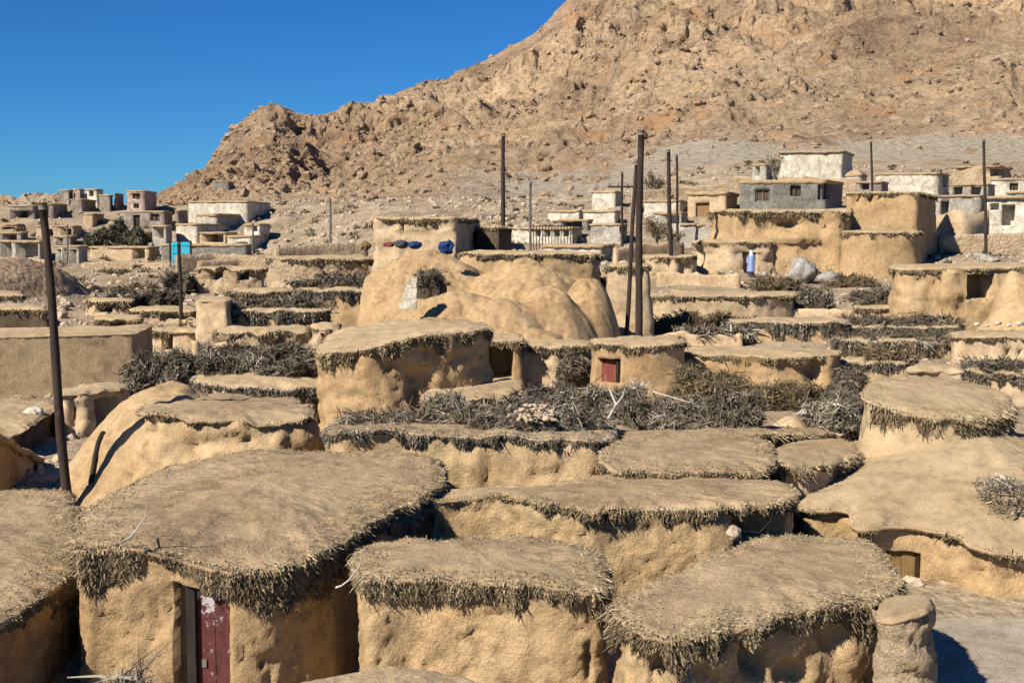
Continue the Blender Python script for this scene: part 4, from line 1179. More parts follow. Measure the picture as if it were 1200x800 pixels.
house('crumbled pale gable house half buried among brush topped walls',
      [(256, 386, 41.5), (264, 378, 43.5), (290, 374, 44), (340, 378, 44), (364, 384, 43), (366, 392, 41.5), (310, 388, 40.8)], th=0.08, oh=0.04, frh=0.06, wall='wall_s', wn=0.14, rag=0.14, holes=[(325, 393, 8, 10, 0.2)])
house('mud house with thick brush lining its roof above the crumbled gable',
      [(266, 362, 46.4), (274, 354, 49), (330, 350, 50), (378, 353, 49), (381, 362, 46.4), (325, 366, 46)], th=0.1, frh=0.55, frl=0.22, frmat='brush', holes=[(355, 375, 10, 8, 0.3)])
block('narrow pale mud tower wall beside the brush lined roof', (228, 45.6), (266, 45.2), (271, 47.5), 352, th=0.09, oh=0.03, wall='wall_p', wn=0.08, rnd=3, flare=0.15)
house('small mud hut with a dark doorway below the narrow pale tower wall',
      [(178, 388, 46.5), (184, 381, 48.5), (222, 380, 49), (230, 387, 46.5)], th=0.1, frh=0.1, wall='wall_p', openings=[op(190, 203, 391, 410, 'hole', rec=0.8)])
house('flat mud hut with dark front beyond the long plain house',
      [(112, 373, 54), (120, 366, 56.5), (158, 366, 57), (163, 373, 54)], th=0.16, frh=0.1, openings=[op(122, 158, 377, 390, 'hole', rec=1.0)])
house('low mud house with shaded end at the foot of the thin dark pole',
      [(158, 362, 58), (164, 356, 61), (212, 354, 62), (228, 358, 60), (226, 364, 57.5)], th=0.16, frh=0.1, wall='wall_s', wn=0.12, holes=[(205, 370, 15, 6, 0.4)])
house('stone walled mud house with ragged flat top below the hilltop house',
      [(318, 302, 62), (322, 296, 66), (380, 292, 68), (420, 290, 69), (432, 296, 66), (428, 303, 62), (370, 304, 61)], th=0.14, oh=0.06, frh=0.18, wall='wall_s', wn=0.15, flare=0.25)
house('mud house with drooping dark brush roof leaning on the domes',
      [(350, 336, 52.5), (356, 326, 56), (400, 320, 57.5), (440, 322, 57), (466, 332, 55), (468, 344, 52.3), (430, 340, 51.5), (380, 340, 51.5)], th=0.12, oh=0.08, frh=0.5, frl=0.25, frmat='brush', dome=0.1, wall='wall')
house('flat mud hut with pale top at the edge beyond the long house', [(-50, 362, 48), (-45, 355, 51), (40, 354, 51), (58, 361, 48)], smooth=False, rnd=2, th=0.14, frh=0.1, wall='shade_mud', roof='roof_p')  # shadowed front painted through the dark wall colour
house('small stone hut with flat top on the knoll side', [(-30, 346, 55), (-25, 340, 58), (22, 339, 58), (29, 345, 55)], smooth=False, rnd=2, th=0.16, frh=0.1, wall='midgrey', roof='roof_p')
house('mud house with dark slot window behind the brush lined roof', [(268, 341, 55.5), (276, 335, 58), (330, 334, 58.5), (338, 341, 55.5)], th=0.12, frh=0.12, wall='wall_p', openings=[op(287, 306, 343, 353, 'hole', rec=0.9)])
# house on the hill top
C_ = block('hilltop mud house with a sagging dark slab roof standing above the domes', (436, 60), (536, 59), (562, 66), 254, th=0.22, oh=0.14, frh=0.12, frl=0.15, wall='wall_p', roof='roof', wn=0.12, rag=0.10, rnd=2, flare=0.2,
      openings=[op(470, 474, 259, 270, 'hole', rec=0.5)])
block('dark shaded annex at the end of the hilltop house', (556, 64), (586, 63), (600, 70), 265, th=0.14, oh=0.06, wall='shade_mud', roof='roof', frh=0.1)  # its shade is put into the dark wall colour
house('low mud house with brushy eave stretching right of the domes', [(545, 292, 57), (550, 287, 60), (620, 288, 61), (690, 294, 60), (700, 300, 57), (620, 297, 56)], th=0.14, frh=0.2, wall='wall', wn=0.1)

# ------------------------------------------------------------------ upper village beyond
FG = 'plastered houses at the foot of the mountain'
def far(label, FL, FR, BR, yt, wall='midgrey', name='plastered_house', **kw):
    kw.setdefault('roof', 'roof'); kw.setdefault('wn', 0.08); kw.setdefault('rag', 0.08)
    if wall == 'plaster': kw['th'] = 0.2
    return block(label, FL, FR, BR, yt, wall=wall, name=name, cat='house', group=kw.pop('group', FG), **kw)
def wn_(x0, x1, y0, y1, **k): return op(x0, x1, y0, y1, 'window', rec=0.35, **k)
def dr_(x0, x1, y0, y1, **k):
    k.setdefault('mat', 'darkwood'); k.setdefault('planks', 2)
    return op(x0, x1, y0, y1, 'door', rec=0.45, **k)
far('long white rendered house standing highest against the mountain', (909, 142), (988, 140), (1000, 148), 176, 'plaster', th=0.5, oh=0.25)
far('long grey block house with a dark door below the white highest house', (864, 114), (968, 112), (988, 119), 210, 'greyblock', openings=[wn_(885, 902, 222, 236, fmat='palepole'), dr_(958, 972, 214, 234), wn_(926, 938, 218, 230)], th=0.3)
far('tan square house with a framed doorway beside the grey block house', (803, 116), (852, 114), (866, 121), 224, 'wall_p', openings=[dr_(815, 831, 238, 256, mat='wood', planks=2)], th=0.3, oh=0.15)
far('small domed white house right of the highest house', (988, 136), (1008, 135), (1016, 139), 204, 'plaster', dome=0.6, openings=[dr_(996, 1003, 211, 222)])
far('long low white house with rounded end under the thin pole', (1022, 128), (1100, 126), (1112, 132), 202, 'plaster', openings=[op(1104, 1110, 205, 219, 'hole', rec=1.0)], th=0.3, rnd=3)
far('rubble stone house with broken parapet behind the red brown pole', (1112, 134), (1172, 132), (1184, 138), 194, 'wall_s', wn=0.2, rag=0.2, openings=[op(1160, 1176, 197, 206, 'hole', rec=1.2)])
far('white flat house with one small window at the upper edge', (1158, 124), (1240, 122), (1255, 130), 208, 'plaster', openings=[wn_(1183, 1193, 215, 223)], th=0.3)
far('grey stone house with dark side behind the wavy wall', (1094, 106), (1150, 105), (1160, 112), 228, 'midgrey', wn=0.12, openings=[op(1102, 1112, 236, 252, 'hole', rec=1.2)])
far('plastered porch house with a black doorway at the picture edge', (1150, 100), (1240, 98), (1260, 106), 229, 'plaster', th=0.35, oh=0.3, openings=[op(1160, 1170, 238, 246, 'hole', rec=0.6), op(1174, 1189, 240, 264, 'hole', rec=1.5)])
far('long white low house in front of the pole cluster', (634, 93), (708, 91), (722, 96), 287, 'plaster', th=0.3, oh=0.15)
far('dark roofed pale shed above the long white low house', (682, 116), (722, 114), (728, 120), 246, 'plaster', openings=[op(684, 720, 248, 257, 'hole', rec=1.6)], th=0.3)
far('pale greenish cottage high on the scree left of the poles', (692, 132), (722, 130), (730, 136), 223, 'plaster', th=0.25)
far('washed out green grey house with a railing beneath', (640, 124), (680, 122), (686, 128), 246, 'plaster', th=0.3)
far('crumbling white wall house with a row of dark slots', (598, 104), (672, 102), (684, 108), 266, 'plaster', wn=0.15, openings=[op(626, 634, 269, 277, 'hole', rec=1.0), op(637, 645, 269, 277, 'hole', rec=1.0), op(648, 656, 269, 277, 'hole', rec=1.0), op(659, 667, 269, 277, 'hole', rec=1.0)])
far('flat grey house with dark gap between the two pole groups', (764, 108), (800, 106), (806, 112), 248, 'midgrey', openings=[op(776, 796, 252, 262, 'hole', rec=1.2)], wn=0.12)
far('grey rubble house below the tan square house', (796, 98), (842, 97), (848, 102), 262, 'midgrey', wn=0.2, rag=0.15)
far('low white annex between pole cluster and tan square house', (752, 118), (798, 117), (806, 122), 234, 'plaster', wn=0.12)
far('squat pale house tucked under the dark pole cluster', (690, 102), (730, 101), (736, 105), 262, 'midgrey', openings=[op(726, 734, 250, 270, 'hole', rec=1.0)], wn=0.12)
LG = 'block houses on the left hillside'
def lf(label, *a, **k): return far(label, *a, group=LG, **k)
lf('flat grey house with black open front at the far skyline edge', (10, 152), (42, 151), (50, 157), 240, 'drab', openings=[op(12, 40, 247, 258, 'hole', rec=2.0)])
lf('dark cube house next to the black fronted skyline house', (56, 152), (66, 152), (81, 160), 238, 'drab')
lf('tiny pale rooftop house first on the skyline row', (71, 168), (83, 167), (88, 171), 222, 'drab')
lf('tiny pale rooftop house in the middle of the skyline row', (86, 168), (96, 167), (101, 171), 221, 'pink')
lf('pale rooftop house with square window ending the skyline row', (100, 168), (116, 167), (124, 171), 221, 'plaster', openings=[wn_(104, 110, 224, 230)])
lf('buff house with deep shaded side below the skyline row', (82, 158), (98, 157), (115, 164), 233, 'drab')
lf('small brick red house between two dark sided houses', (116, 160), (131, 159), (134, 163), 228, 'drab')
lf('near black house end beside the faded pink house', (134, 161), (136, 160), (147, 166), 226, 'drab')
lf('faded pink two storey house with dark side on the skyline', (148, 156), (172, 155), (186, 162), 223, 'pink', openings=[wn_(155, 165, 227, 233), wn_(156, 163, 239, 244)])
lf('grey two window house under the faded pink house', (139, 146), (195, 144), (204, 150), 247, 'drab', openings=[dr_(156, 164, 252, 267), wn_(176, 187, 251, 259)])
lf('dark lean brown house left of the white terraces', (205, 143), (212, 143), (222, 148), 246, 'drab')
lf('upper white terrace house with long dark end wall', (220, 150), (292, 148), (319, 160), 235, 'plaster', th=0.3)
lf('middle grey terrace house under the upper white terrace', (228, 143), (255, 142), (292, 151), 250, 'midgrey', th=0.3)
lf('lower white terrace house nearest the turquoise gate', (204, 137), (232, 136), (270, 145), 262, 'plaster', th=0.3)
lf('grey yard house behind the turquoise gate with a white upper front', (264, 130), (296, 129), (316, 136), 276, 'plaster', openings=[op(277, 290, 284, 291, 'hole', rec=1.0)])
lf('dark grey block yard house running right of the turquoise gate', (186, 126), (290, 125), (298, 128), 286, 'greyblock', th=0.2)
lf('buff mud brick house with dark doorways left of the turquoise gate', (103, 128), (176, 126.6), (188, 131), 289, 'wall_p', wn=0.12, openings=[op(156, 170, 291, 306, 'hole', rec=1.2)])
lf('stone house with two black bays at the left edge', (-30, 126), (48, 124), (54, 128), 282, 'midgrey', openings=[op(2, 14, 284, 302, 'hole', rec=1.5), op(19, 45, 285, 312, 'hole', rec=1.5)])
lf('grey framed shed with three black bays near the leaning pole', (62, 120), (93, 119), (104, 123), 288, 'midgrey', openings=[op(64, 72, 292, 312, 'hole', rec=1.5), op(74, 79, 292, 312, 'hole', rec=1.5), op(81, 90, 292, 312, 'hole', rec=1.5)])
lf('lone dark hut high on the mountain flank', (250, 213), (270, 212), (277, 216), 212, 'greyblock', base=W3(260, 236, 213)[2])

# ------------------------------------------------------------------ more of the crowded middle ground
house('pale mud hut squeezed between the tall middle house and the gable house', [(366, 384, 39.8), (368, 377, 42), (392, 376, 42), (396, 384, 39.6)], frh=0.1, wall='wall_p', wn=0.1, openings=[op(376, 386, 390, 410, 'hole', rec=0.6)])
house('mud house with a long black eave gap right of the long brown cap', [(1094, 352, 60), (1098, 346, 63), (1140, 346, 63), (1146, 353, 60)], frh=0.2, wall='wall_p', openings=[op(1100, 1136, 357, 364, 'hole', rec=1.0)])
house('stubby mud house with dark mouth below the slab over the black doorway', [(1044, 346, 56.5), (1050, 341, 58), (1090, 341, 58), (1094, 347, 56)], frh=0.15, wall='wall_o', openings=[op(1058, 1074, 350, 362, 'hole', rec=0.9)])
house('mud house with ragged roof line left of the vaulted arches', [(756, 300, 80), (760, 295, 83), (806, 294, 84), (812, 300, 80)], frh=0.2, wall='wall_p', wn=0.2, rag=0.12, holes=[(800, 312, 6, 12, 0.5)])
house('mud house with a broken dark opening left of the pale pier house', [(690, 322, 60), (694, 316, 63), (716, 316, 63), (720, 323, 60)], frh=0.15, wall='wall_s', wn=0.15, openings=[op(698, 709, 328, 346, 'hole', rec=0.8)])
house('tumbledown mud house with two black gaps on the left slope', [(236, 314, 76), (240, 309, 79), (300, 308, 80), (306, 314, 76)], frh=0.15, wall='wall_s', wn=0.2, rag=0.15, openings=[op(246, 262, 317, 327, 'hole', rec=1.0), op(280, 292, 317, 328, 'hole', rec=1.0)])
house('mud hut with shaded mouth between knoll and thin dark pole', [(104, 352, 60), (108, 347, 63), (148, 347, 63), (152, 353, 60)], frh=0.2, wall='wall_p', openings=[op(112, 132, 356, 366, 'hole', rec=1.0)])
house('rubble hut with collapsed corner beside the thin dark pole foot', [(216, 378, 50.5), (220, 372, 52.5), (250, 371, 53), (254, 379, 50)], frh=0.1, wall='wall_s', wn=0.2, rag=0.2, holes=[(240, 385, 8, 5, 0.5)])
lf('black fronted rubble house at the edge below the flat grey skyline house', (-20, 146), (22, 145), (30, 149), 262, 'wall_s', openings=[op(2, 18, 266, 278, 'hole', rec=2.0)], wn=0.2)
lf('brown rubble house with black doorway under the dark cube house', (40, 140), (88, 139), (97, 143), 264, 'wall_s', openings=[op(50, 62, 268, 280, 'hole', rec=1.8), op(72, 84, 268, 279, 'hole', rec=1.8)], wn=0.2)
lf('small dark sided rubble house beneath the buff shaded house', (96, 148), (110, 147), (124, 152), 250, 'wall_s', wn=0.15)
lf('grey shed with wide black mouth left of the white terraces', (176, 133), (196, 132), (203, 136), 264, 'midgrey', openings=[op(179, 192, 267, 280, 'hole', rec=1.5)])
lf('buff terrace house with black loggia below the white terraces', (232, 134), (266, 133), (280, 138), 272, 'wall_p', openings=[op(236, 262, 275, 284, 'hole', rec=2.0)])
lf('low white house end beyond the grey yard house', (284, 134), (306, 133), (318, 138), 262, 'plaster', openings=[op(290, 302, 265, 271, 'hole', rec=1.2)])

far('little pale house tucked beside the dark leafless tree', (878, 130), (898, 129), (905, 133), 192, 'midgrey', openings=[op(884, 890, 196, 206, 'hole', rec=0.8)])
far('low rubble house with black mouth between pole cluster and square tan house', (738, 126), (768, 125), (774, 129), 240, 'wall_s', openings=[op(744, 756, 244, 254, 'hole', rec=1.2)], wn=0.15)
far('drab shed with wide opening below the washed out green grey house', (652, 112), (690, 111), (696, 115), 257, 'drab', openings=[op(658, 682, 260, 268, 'hole', rec=1.5)])
far('drab low house with two dark bays under the rubble stone house', (1110, 118), (1158, 117), (1166, 121), 215, 'midgrey', openings=[op(1116, 1128, 219, 228, 'hole', rec=1.2), op(1138, 1150, 219, 228, 'hole', rec=1.2)])
far('small tan mud house on the scree left of the crumbling white wall', (558, 98), (592, 97), (598, 101), 268, 'wall_p', openings=[op(564, 574, 272, 284, 'hole', rec=1.0)], wn=0.12)
far('grey lean house in the gap behind the square mud house', (1000, 118), (1034, 117), (1042, 121), 212, 'drab', openings=[op(1008, 1018, 215, 222, 'hole', rec=1.0)])
far('weathered long house with black eave gap behind the porch house', (1176, 110), (1250, 109), (1258, 114), 224, 'midgrey')
lf('drab cottage with black door in the middle of the hillside row', (60, 134), (84, 133), (92, 137), 276, 'drab', openings=[op(66, 74, 279, 290, 'hole', rec=1.2)])
lf('drab low house with dark bay at the edge of the second hillside row', (-12, 136), (26, 135), (34, 139), 272, 'drab', openings=[op(4, 20, 275, 286, 'hole', rec=1.5)])
lf('pale ruined house front below the grey two window house', (146, 138), (174, 137), (180, 141), 272, 'wall_s', openings=[op(150, 158, 275, 286, 'hole', rec=1.2), op(164, 170, 275, 286, 'hole', rec=1.2)], wn=0.2)
lf('drab block between the skyline house and the dark cube house', (44, 158), (56, 157), (64, 162), 244, 'drab')

# turquoise double gate
def gate():
    a, b = W3(201, 309, 124), W3(223, 309, 124)
    a[2] = b[2] = float(terrain(a[0], 124)) - 0.05
    h = W3(201, 283, 124)[2] - a[2]
    root = thing('metal_gate', 'turquoise double gate in front of the grey yard house', 'gate', tuple((a + b) / 2))
    w = b[0] - a[0]
    for k in (0, 1):
        mb = MB()
        x0 = a[0] + w * (0.03 + 0.49 * k); x1 = x0 + w * 0.45
        mb.box(((x0 + x1) / 2, 124, a[2] + h / 2), ((x1 - x0) / 2, 0, 0), (0, 0.03, 0), h / 2 * 0.97)
        for f in (0.15, 0.5, 0.85):
            mb.box(((x0 + x1) / 2, 123.94, a[2] + h * f), ((x1 - x0) / 2, 0, 0), (0, 0.028, 0), 0.05)
        mb.part('leaf', root, M['bluepaint'], False)
    for x in (a[0] - 0.1, b[0] + 0.1):
        mb = MB(); mb.box((x, 124, a[2] + h / 2), (0.08, 0, 0), (0, 0.08, 0), h / 2 + 0.08); mb.part('post', root, M['darkwood'], False)
gate()

# ------------------------------------------------------------------ brushwood
heap('silvery brush tuft on the orange wall house by the low slab hut', 498, 546, 458, 494, 23.5, 0.5)
heap('wide grey thorn heap drooping over the orange wall', 524, 706, 462, 516, 20.2, 1.0, tw=0.22, tmul=0.9)
heap('low brush strip along the orange wall house roof end', 396, 520, 484, 506, 20.6, 0.6, tmul=0.85, sq=3)
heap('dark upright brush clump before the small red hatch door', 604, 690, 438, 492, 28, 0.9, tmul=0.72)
heap('pale grey twig heap beside the bleached dead branch', 680, 760, 436, 510, 25.5, 0.8, tmul=1.15)
heap('mid grey brush heap right of the bleached dead branch', 722, 812, 456, 514, 23.8, 0.8)
heap('dark grey brush heap along the roof with the thick fringe', 792, 896, 456, 514, 23.2, 0.8, tmul=0.85)
heap('olive scrub sprawling before the long low curved house', 784, 884, 428, 476, 32, 1.2, mat='olive', name='scrub', cat='scrub', group='living scrub')
heap('brownish scrub patch above the earth hump', 862, 960, 440, 494, 29.5, 1.2, mat='olive', tmul=0.85, name='scrub', cat='scrub', group='living scrub')
heap('straggly twig pile on the ground beside the round fringed hut', 938, 1012, 462, 514, 25.5, 0.8, tmul=1.1)
heap('small dark brush pile left of the straggly twig pile', 958, 1010, 452, 478, 30, 0.7, tmul=0.7)
heap('dense dark brush pile in the corner by the long curved house buttress', 978, 1018, 424, 458, 36.5, 0.7, tmul=0.6)
heap('grey brush pile lining the way below the long plain house', 150, 236, 408, 460, 33.5, 1.0)
heap('pale brush strewn along the low house behind the slab roofed hut', 228, 312, 404, 442, 33.5, 0.9, tmul=1.1)
heap('dark brush pile beside the tall middle house', 300, 374, 416, 452, 32.8, 0.8, tmul=0.75)
heap('dark thorn layer at the back of the low buried house', 236, 372, 402, 424, 37.5, 0.7, tmul=0.65)
heap('brush mound on the house with the long brown cap', 1002, 1096, 335, 358, 59.5, 1.4, tmul=0.85, sq=3)
heap('rounded brush mound between boulders and the long brown cap', 928, 978, 335, 364, 60, 1.2, tmul=0.95)
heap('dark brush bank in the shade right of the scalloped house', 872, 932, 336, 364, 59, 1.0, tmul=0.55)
heap('olive brush row under the scalloped house', 764, 884, 364, 394, 54, 1.4, mat='olive', tmul=0.75, name='scrub', cat='scrub', group='living scrub', sq=3)
heap('grey brush row crossing below the olive brush row', 800, 884, 380, 396, 50, 1.0, sq=3)
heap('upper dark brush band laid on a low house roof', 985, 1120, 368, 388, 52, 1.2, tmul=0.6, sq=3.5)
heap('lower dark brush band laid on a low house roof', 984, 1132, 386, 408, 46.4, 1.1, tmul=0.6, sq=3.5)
heap('tan weedy brush patch on the straggling house top', 1005, 1066, 404, 426, 40.6, 0.8, mat='olive', tmul=0.9)
heap('brush strip on the eave house at the picture edge', 1128, 1215, 420, 438, 36, 0.9, tmul=0.75, sq=3)
heap('dark brush crest caught on the domes near the gable stub', 484, 522, 311, 337, 47.0, 0.7, tmul=0.6)
heap('long dark brush bundle on the drooping roof', 352, 466, 318, 346, 54, 1.6, tmul=0.65, sq=3)
heap('brush bundle on the brush lined roof above the gable', 266, 382, 346, 368, 47.6, 1.2, tmul=0.75, sq=3)
heap('brush heap against the domed annex', 652, 694, 406, 444, 38.6, 0.6, tmul=0.7)
heap('ragged grey brush and rags on the conical skirt at the edge', 1146, 1240, 552, 602, 17.9, 0.7, tmul=1.15, n=1300, core=False, tw=0.18)
heap('broken straw bundle at the bottom edge before the red door house', 122, 172, 789, 820, 9.6, 0.2, n=350, tw=0.25)
heap('dry weeds around the two boulders', 960, 1030, 318, 336, 74, 1.0, mat='olive', n=400, tmul=0.9)
heap('dark weeds on the track edge before the standing person', 880, 940, 322, 338, 72, 1.0, mat='olive', n=400, tmul=0.7)
heap('dusty shrub above the buff mud brick house', 102, 131, 266, 288, 131, 1.5, mat='green', name='shrub', cat='shrub', group='shrubs on the left hillside', n=900, tw=0.3)
heap('darker shrub close below the grey two window house', 126, 152, 256, 284, 137, 1.6, mat='green', name='shrub', cat='shrub', group='shrubs on the left hillside', n=900, tw=0.3, tmul=0.8)
heap('small shrub right of the darker shrub', 150, 172, 264, 286, 133, 1.3, mat='green', name='shrub', cat='shrub', group='shrubs on the left hillside', n=700, tw=0.3)
heap('low grey brush on the path between knoll and pale tower', 126, 166, 336, 352, 63, 1.2, n=300)
heap('dark brush by the thin dark pole', 164, 214, 338, 352, 64, 1.2, n=400, tmul=0.6)
heap('weedy brush pile on the slope before the turquoise gate', 190, 230, 316, 332, 76, 1.4, n=300, tmul=0.8)

def bare_tree(label, px, yb, yt, D, spread, n=5, mat='brush', leaf=600, tmul=0.6, name='bare_tree'):
    p, q = W3(px, yb, D), W3(px, yt, D)
    p[2] = min(p[2], float(terrain(p[0], p[1])) + 0.2)
    H = q[2] - p[2]
    root = thing(name, label, 'tree', tuple(p), 'bare trees at the village edge')
    mb = MB()
    mb.tube([p - np.array([0, 0, .4]), p + np.array([.05, 0, H * .25]), p + np.array([-.05, 0, H * .5])], [H * .035, H * .028, H * .018], 8)
    tips = []
    for k in range(n):
        a = 6.283 * k / n + rng.random()
        b0 = p + np.array([0, 0, H * (.25 + .2 * rng.random())])
        b2 = p + np.array([math.cos(a) * spread * (.5 + .4 * rng.random()), math.sin(a) * spread * .7, H * (.65 + .3 * rng.random())])
        b1 = (b0 + b2) / 2 + np.array([0, 0, .1 * H]) * rng.random()
        mb.tube([b0, b1, b2], [H * .016, H * .012, H * .006], 6)
        tips += [b1, b2, (b1 + b2) / 2]
    mb.part('trunk', root, M['palepole'])
    tips = np.array(tips)
    B = tips[rng.integers(0, len(tips), leaf)] + rng.normal(size=(leaf, 3)) * spread * .16
    V, Fc, T = strips(B, rng.normal(size=(leaf, 3)) + np.array([0, 0, .5]), spread * .18 * (.5 + rng.random(leaf)), np.full(leaf, max(.012, D * .00032)), np.clip((.2 + .6 * rng.random(leaf)) * tmul, 0, 1))
    part('crown', root, V, [Fc], M[mat], False, T)
bare_tree('bare grey tree on the scree behind the pole pair', 768, 238, 204, 138, 1.7)
bare_tree('dark leafless tree at the end of the white highest house', 908, 212, 180, 128, 1.0, leaf=350)
bare_tree('scrubby dusty tree between the two pole groups', 770, 292, 256, 92, 1.5, mat='olive', leaf=700)
bare_tree('scrubby tree at the foot of the leaning twin pole', 790, 290, 268, 90, 0.9, mat='olive', leaf=350)

# ------------------------------------------------------------------ poles
pole('thick dark pole leaning among the roofs at the left', (78, 572), (50, 240), 20.6, 0.085, 0.062)
pole('thin dark pole before the turquoise gate', (212, 368), (210, 284), 56, 0.09, 0.075)
pole('pale slim pole beside the grey yard house', (297, 318), (296, 262), 112, 0.11, 0.09, mat='palepole')
pole('slim grey pole on the scree left of the hilltop house', (387, 286), (387, 233), 104, 0.11, 0.09, mat='palepole')
pole('dark pole rising behind the hilltop house annex', (589, 268), (590, 157), 72, 0.16, 0.11)
pole('pale slim pole before the crumbling white wall', (621, 300), (622, 214), 68, 0.085, 0.07, mat='palepole')
pole('tallest dark pole standing over the round hut with red hatch', (748, 398), (751, 154), 41.5, 0.135, 0.105)
pole('thin dark pole leaning close beside the tallest pole', (735, 374), (746, 190), 49, 0.095, 0.075)
pole('dark pole first of the pair right of the tallest pole', (786, 300), (783, 176), 80, 0.15, 0.12)
pole('thinner brown pole second of the pair right of the tallest pole', (794, 262), (793, 182), 96, 0.11, 0.09)
pole('cross armed pole behind the tallest pole', (729, 272), (729, 202), 96, 0.11, 0.09, arm=(712, 747, 219))
pole('red brown pole in front of the long low white house', (1022, 222), (1021, 166), 110, 0.12, 0.09)
pole('red brown pole beside the porch house at the edge', (1155, 270), (1153, 164), 86, 0.12, 0.09)
pole('short pale post by the framed shed', (79, 316), (79, 264), 116, 0.09, 0.08, mat='palepole')

# ------------------------------------------------------------------ stones and other things
boulder('big grey boulder beside the rounded mud house', 926, 960, 303, 335, 75)
boulder('smaller pale grey boulder at the foot of the rounded mud house', 960, 988, 319, 336, 74)
c_ = W3(626, 496, 19.4)
u_ = rng.normal(size=(130, 3)) * np.array([0.17, 0.20, 0.10]); u_[:, 2] = np.abs(u_[:, 2]) * (1 - np.clip(np.hypot(u_[:, 0], u_[:, 1]) / 0.5, 0, .9))
mb = MB(); V, Fc = rubble_mesh(c_ + u_ + np.array([0, 0, 0.12]), 0.02 + 0.06 * rng.random(130) ** 2); mb.add(V, Fc)
mb.top('plaster_rubble', M['tanstone'], 'heap of pale broken plaster lumps lying in the wide thorn heap', 'rubble', smooth=False, kind='stuff')
boulder('flat white stone lying on the low hut roof by the leaning pole', 26, 48, 478, 490, 28.5, 0.25, mat='plaster', name='white_stone', cat='stone', group=None)
boulder('loose stone heap piece on the wavy roofed house corner', 852, 870, 618, 634, 14.2, 0.12, mat='tanstone', name='stone', cat='stone', group=None)
boulder('small white pebble on the roof beside the stone heap piece', 864, 872, 656, 663, 13.1, 0.04, mat='plaster', name='pebble', cat='stone', group=None)

for k, (x, y, w) in enumerate(((1142, 382, 7), (1155, 383, 5), (1166, 381, 8), (1180, 383, 6), (1192, 382, 9))):
    boulder('small whitish stone in the row on the scalloped wall house roof', x, x + w, y - w * 0.6, y, 43.2 + 0.1 * (k % 2), mat='plaster', name='stone', cat='stone', group='whitish stones on a roof')

# broken wall end capped by a flat slab at the corner of the sloping front house
house('rough broken wall end capped by a flat slab at the front house corner', [(1030, 722, 10.95), (1034, 702, 11.5), (1062, 697, 11.6), (1084, 696, 11.5), (1092, 704, 11.2), (1086, 713, 10.85), (1058, 722, 10.75)],
      name='wall_end', cat='pillar', group=None, th=0.05, oh=0.0, dome=0.01, frh=0.0, flare=0.03, wn=0.10, rag=0.02, wall='wall_s', roof='roof_p', res=0.018, rn=0.3, pn_=('shaft', 'cap_slab', 'thatch'), pebbles=0)

# bleached branch and stick
def branch(label, pts, r, mat='whitewood', name='dead_branch', cat='branch'):
    mb = MB()
    P = [W3(*p) for p in pts]
    mb.tube(P, np.linspace(r, r * 0.4, len(P)), 7)
    m = P[len(P) // 2]
    mb.tube([m, m + np.array([.12, -.05, .16]), m + np.array([.16, -.05, .34])], [r * .6, r * .45, r * .25], 6)
    return mb.top(name, M[mat], label, cat)
branch('bleached forked dead branch leaning on the twig heap', [(704, 512, 21.6), (712, 492, 22.2), (722, 474, 22.6), (714, 456, 23.2)], 0.035)
branch('short bleached stick poking from the thatch of the red door house', [(142, 636, 12.28), (152, 630, 12.32), (158, 623, 12.4), (163, 616, 12.6)], 0.014, name='stick', cat='stick')
branch('long dry pole lying on the wavy roofed house end', [(860, 622, 14.3), (890, 624, 14.4), (930, 627, 14.6)], 0.018, mat='darkwood', name='roof_pole', cat='stick')
branch('pale stick hanging by the thatch of the front centre house', [(394, 688, 12.2), (400, 686, 12.15), (408, 680, 12.1), (414, 678, 12.1)], 0.012, name='stick', cat='stick')

# blue bundles by the hilltop house
def bundle(label, px0, px1, yt, yb, D, mat, name='cloth_bundle', cat='bundle'):
    return boulder(label, px0, px1, yt, yb, D, (px1 - px0) / F * D * 0.4, mat, name, cat, 'bundles outside the hilltop house', amp=0.45)
bundle('rounded bright blue plastic bundle before the hilltop house corner', 515, 531, 282, 297, 50.5, 'bluecloth', 'plastic_bundle')
bundle('flat dark blue cloth laid out before the hilltop house wall', 478, 494, 283, 291, 53, 'bluecloth')
bundle('black cloth heap beside the flat dark blue cloth', 462, 478, 282, 290, 53.2, 'trousers')
bundle('small rusty red cloth left of the black cloth heap', 448, 462, 284, 289, 53.5, 'redsmall')
bundle('yellowish cushion by the hilltop house wall end', 422, 434, 283, 293, 58.5, 'wood', 'cushion', 'cushion')

# wavy field wall near the porch house
def wavy_wall():
    xs = np.linspace(1096, 1158, 90)
    prof = []
    V = []
    sect = [(-.25, 0), (-.22, .55), (-.12, .75), (.12, .75), (.22, .55), (.25, 0)]
    for i, x in enumerate(xs):
        D = 96 - 3 * math.sin((x - 1096) / 62 * 3)
        p = W3(x, 262, D); zg = float(terrain(p[0], D)) - .3
        tp = W3(x, 250 + 3.0 * math.sin(x / 6.2) - 1, D)[2]
        for (a, b) in sect: V.append((p[0], D + a, zg + (tp - zg) * b / .75))
    o = mesh('wavy_wall', np.array(V) - np.array(V).mean(0), [gridf(len(xs), 6, False, True)], M['wall_p'])
    tag(link('garden_wall', o, loc=np.array(V).mean(0)), 'pale wavy topped mud wall between red brown pole and square house', 'wall', kind='thing')
wavy_wall()

# dark railing under the green grey house
mb = MB()
for x in np.linspace(625, 672, 14):
    p = W3(x, 276, 99); q = W3(x, 264, 99); zg = float(terrain(p[0], 99)) - 0.1
    mb.tube([(p[0], 99, zg), (p[0], 99, q[2])], 0.035, 5)
for y in (265, 270):
    mb.tube([W3(624, y, 98.95), W3(673, y, 98.95)], 0.035, 5)
mb.top('railing', M['darkwood'], 'dark railing in front of the crumbling white wall house', 'railing', smooth=False)

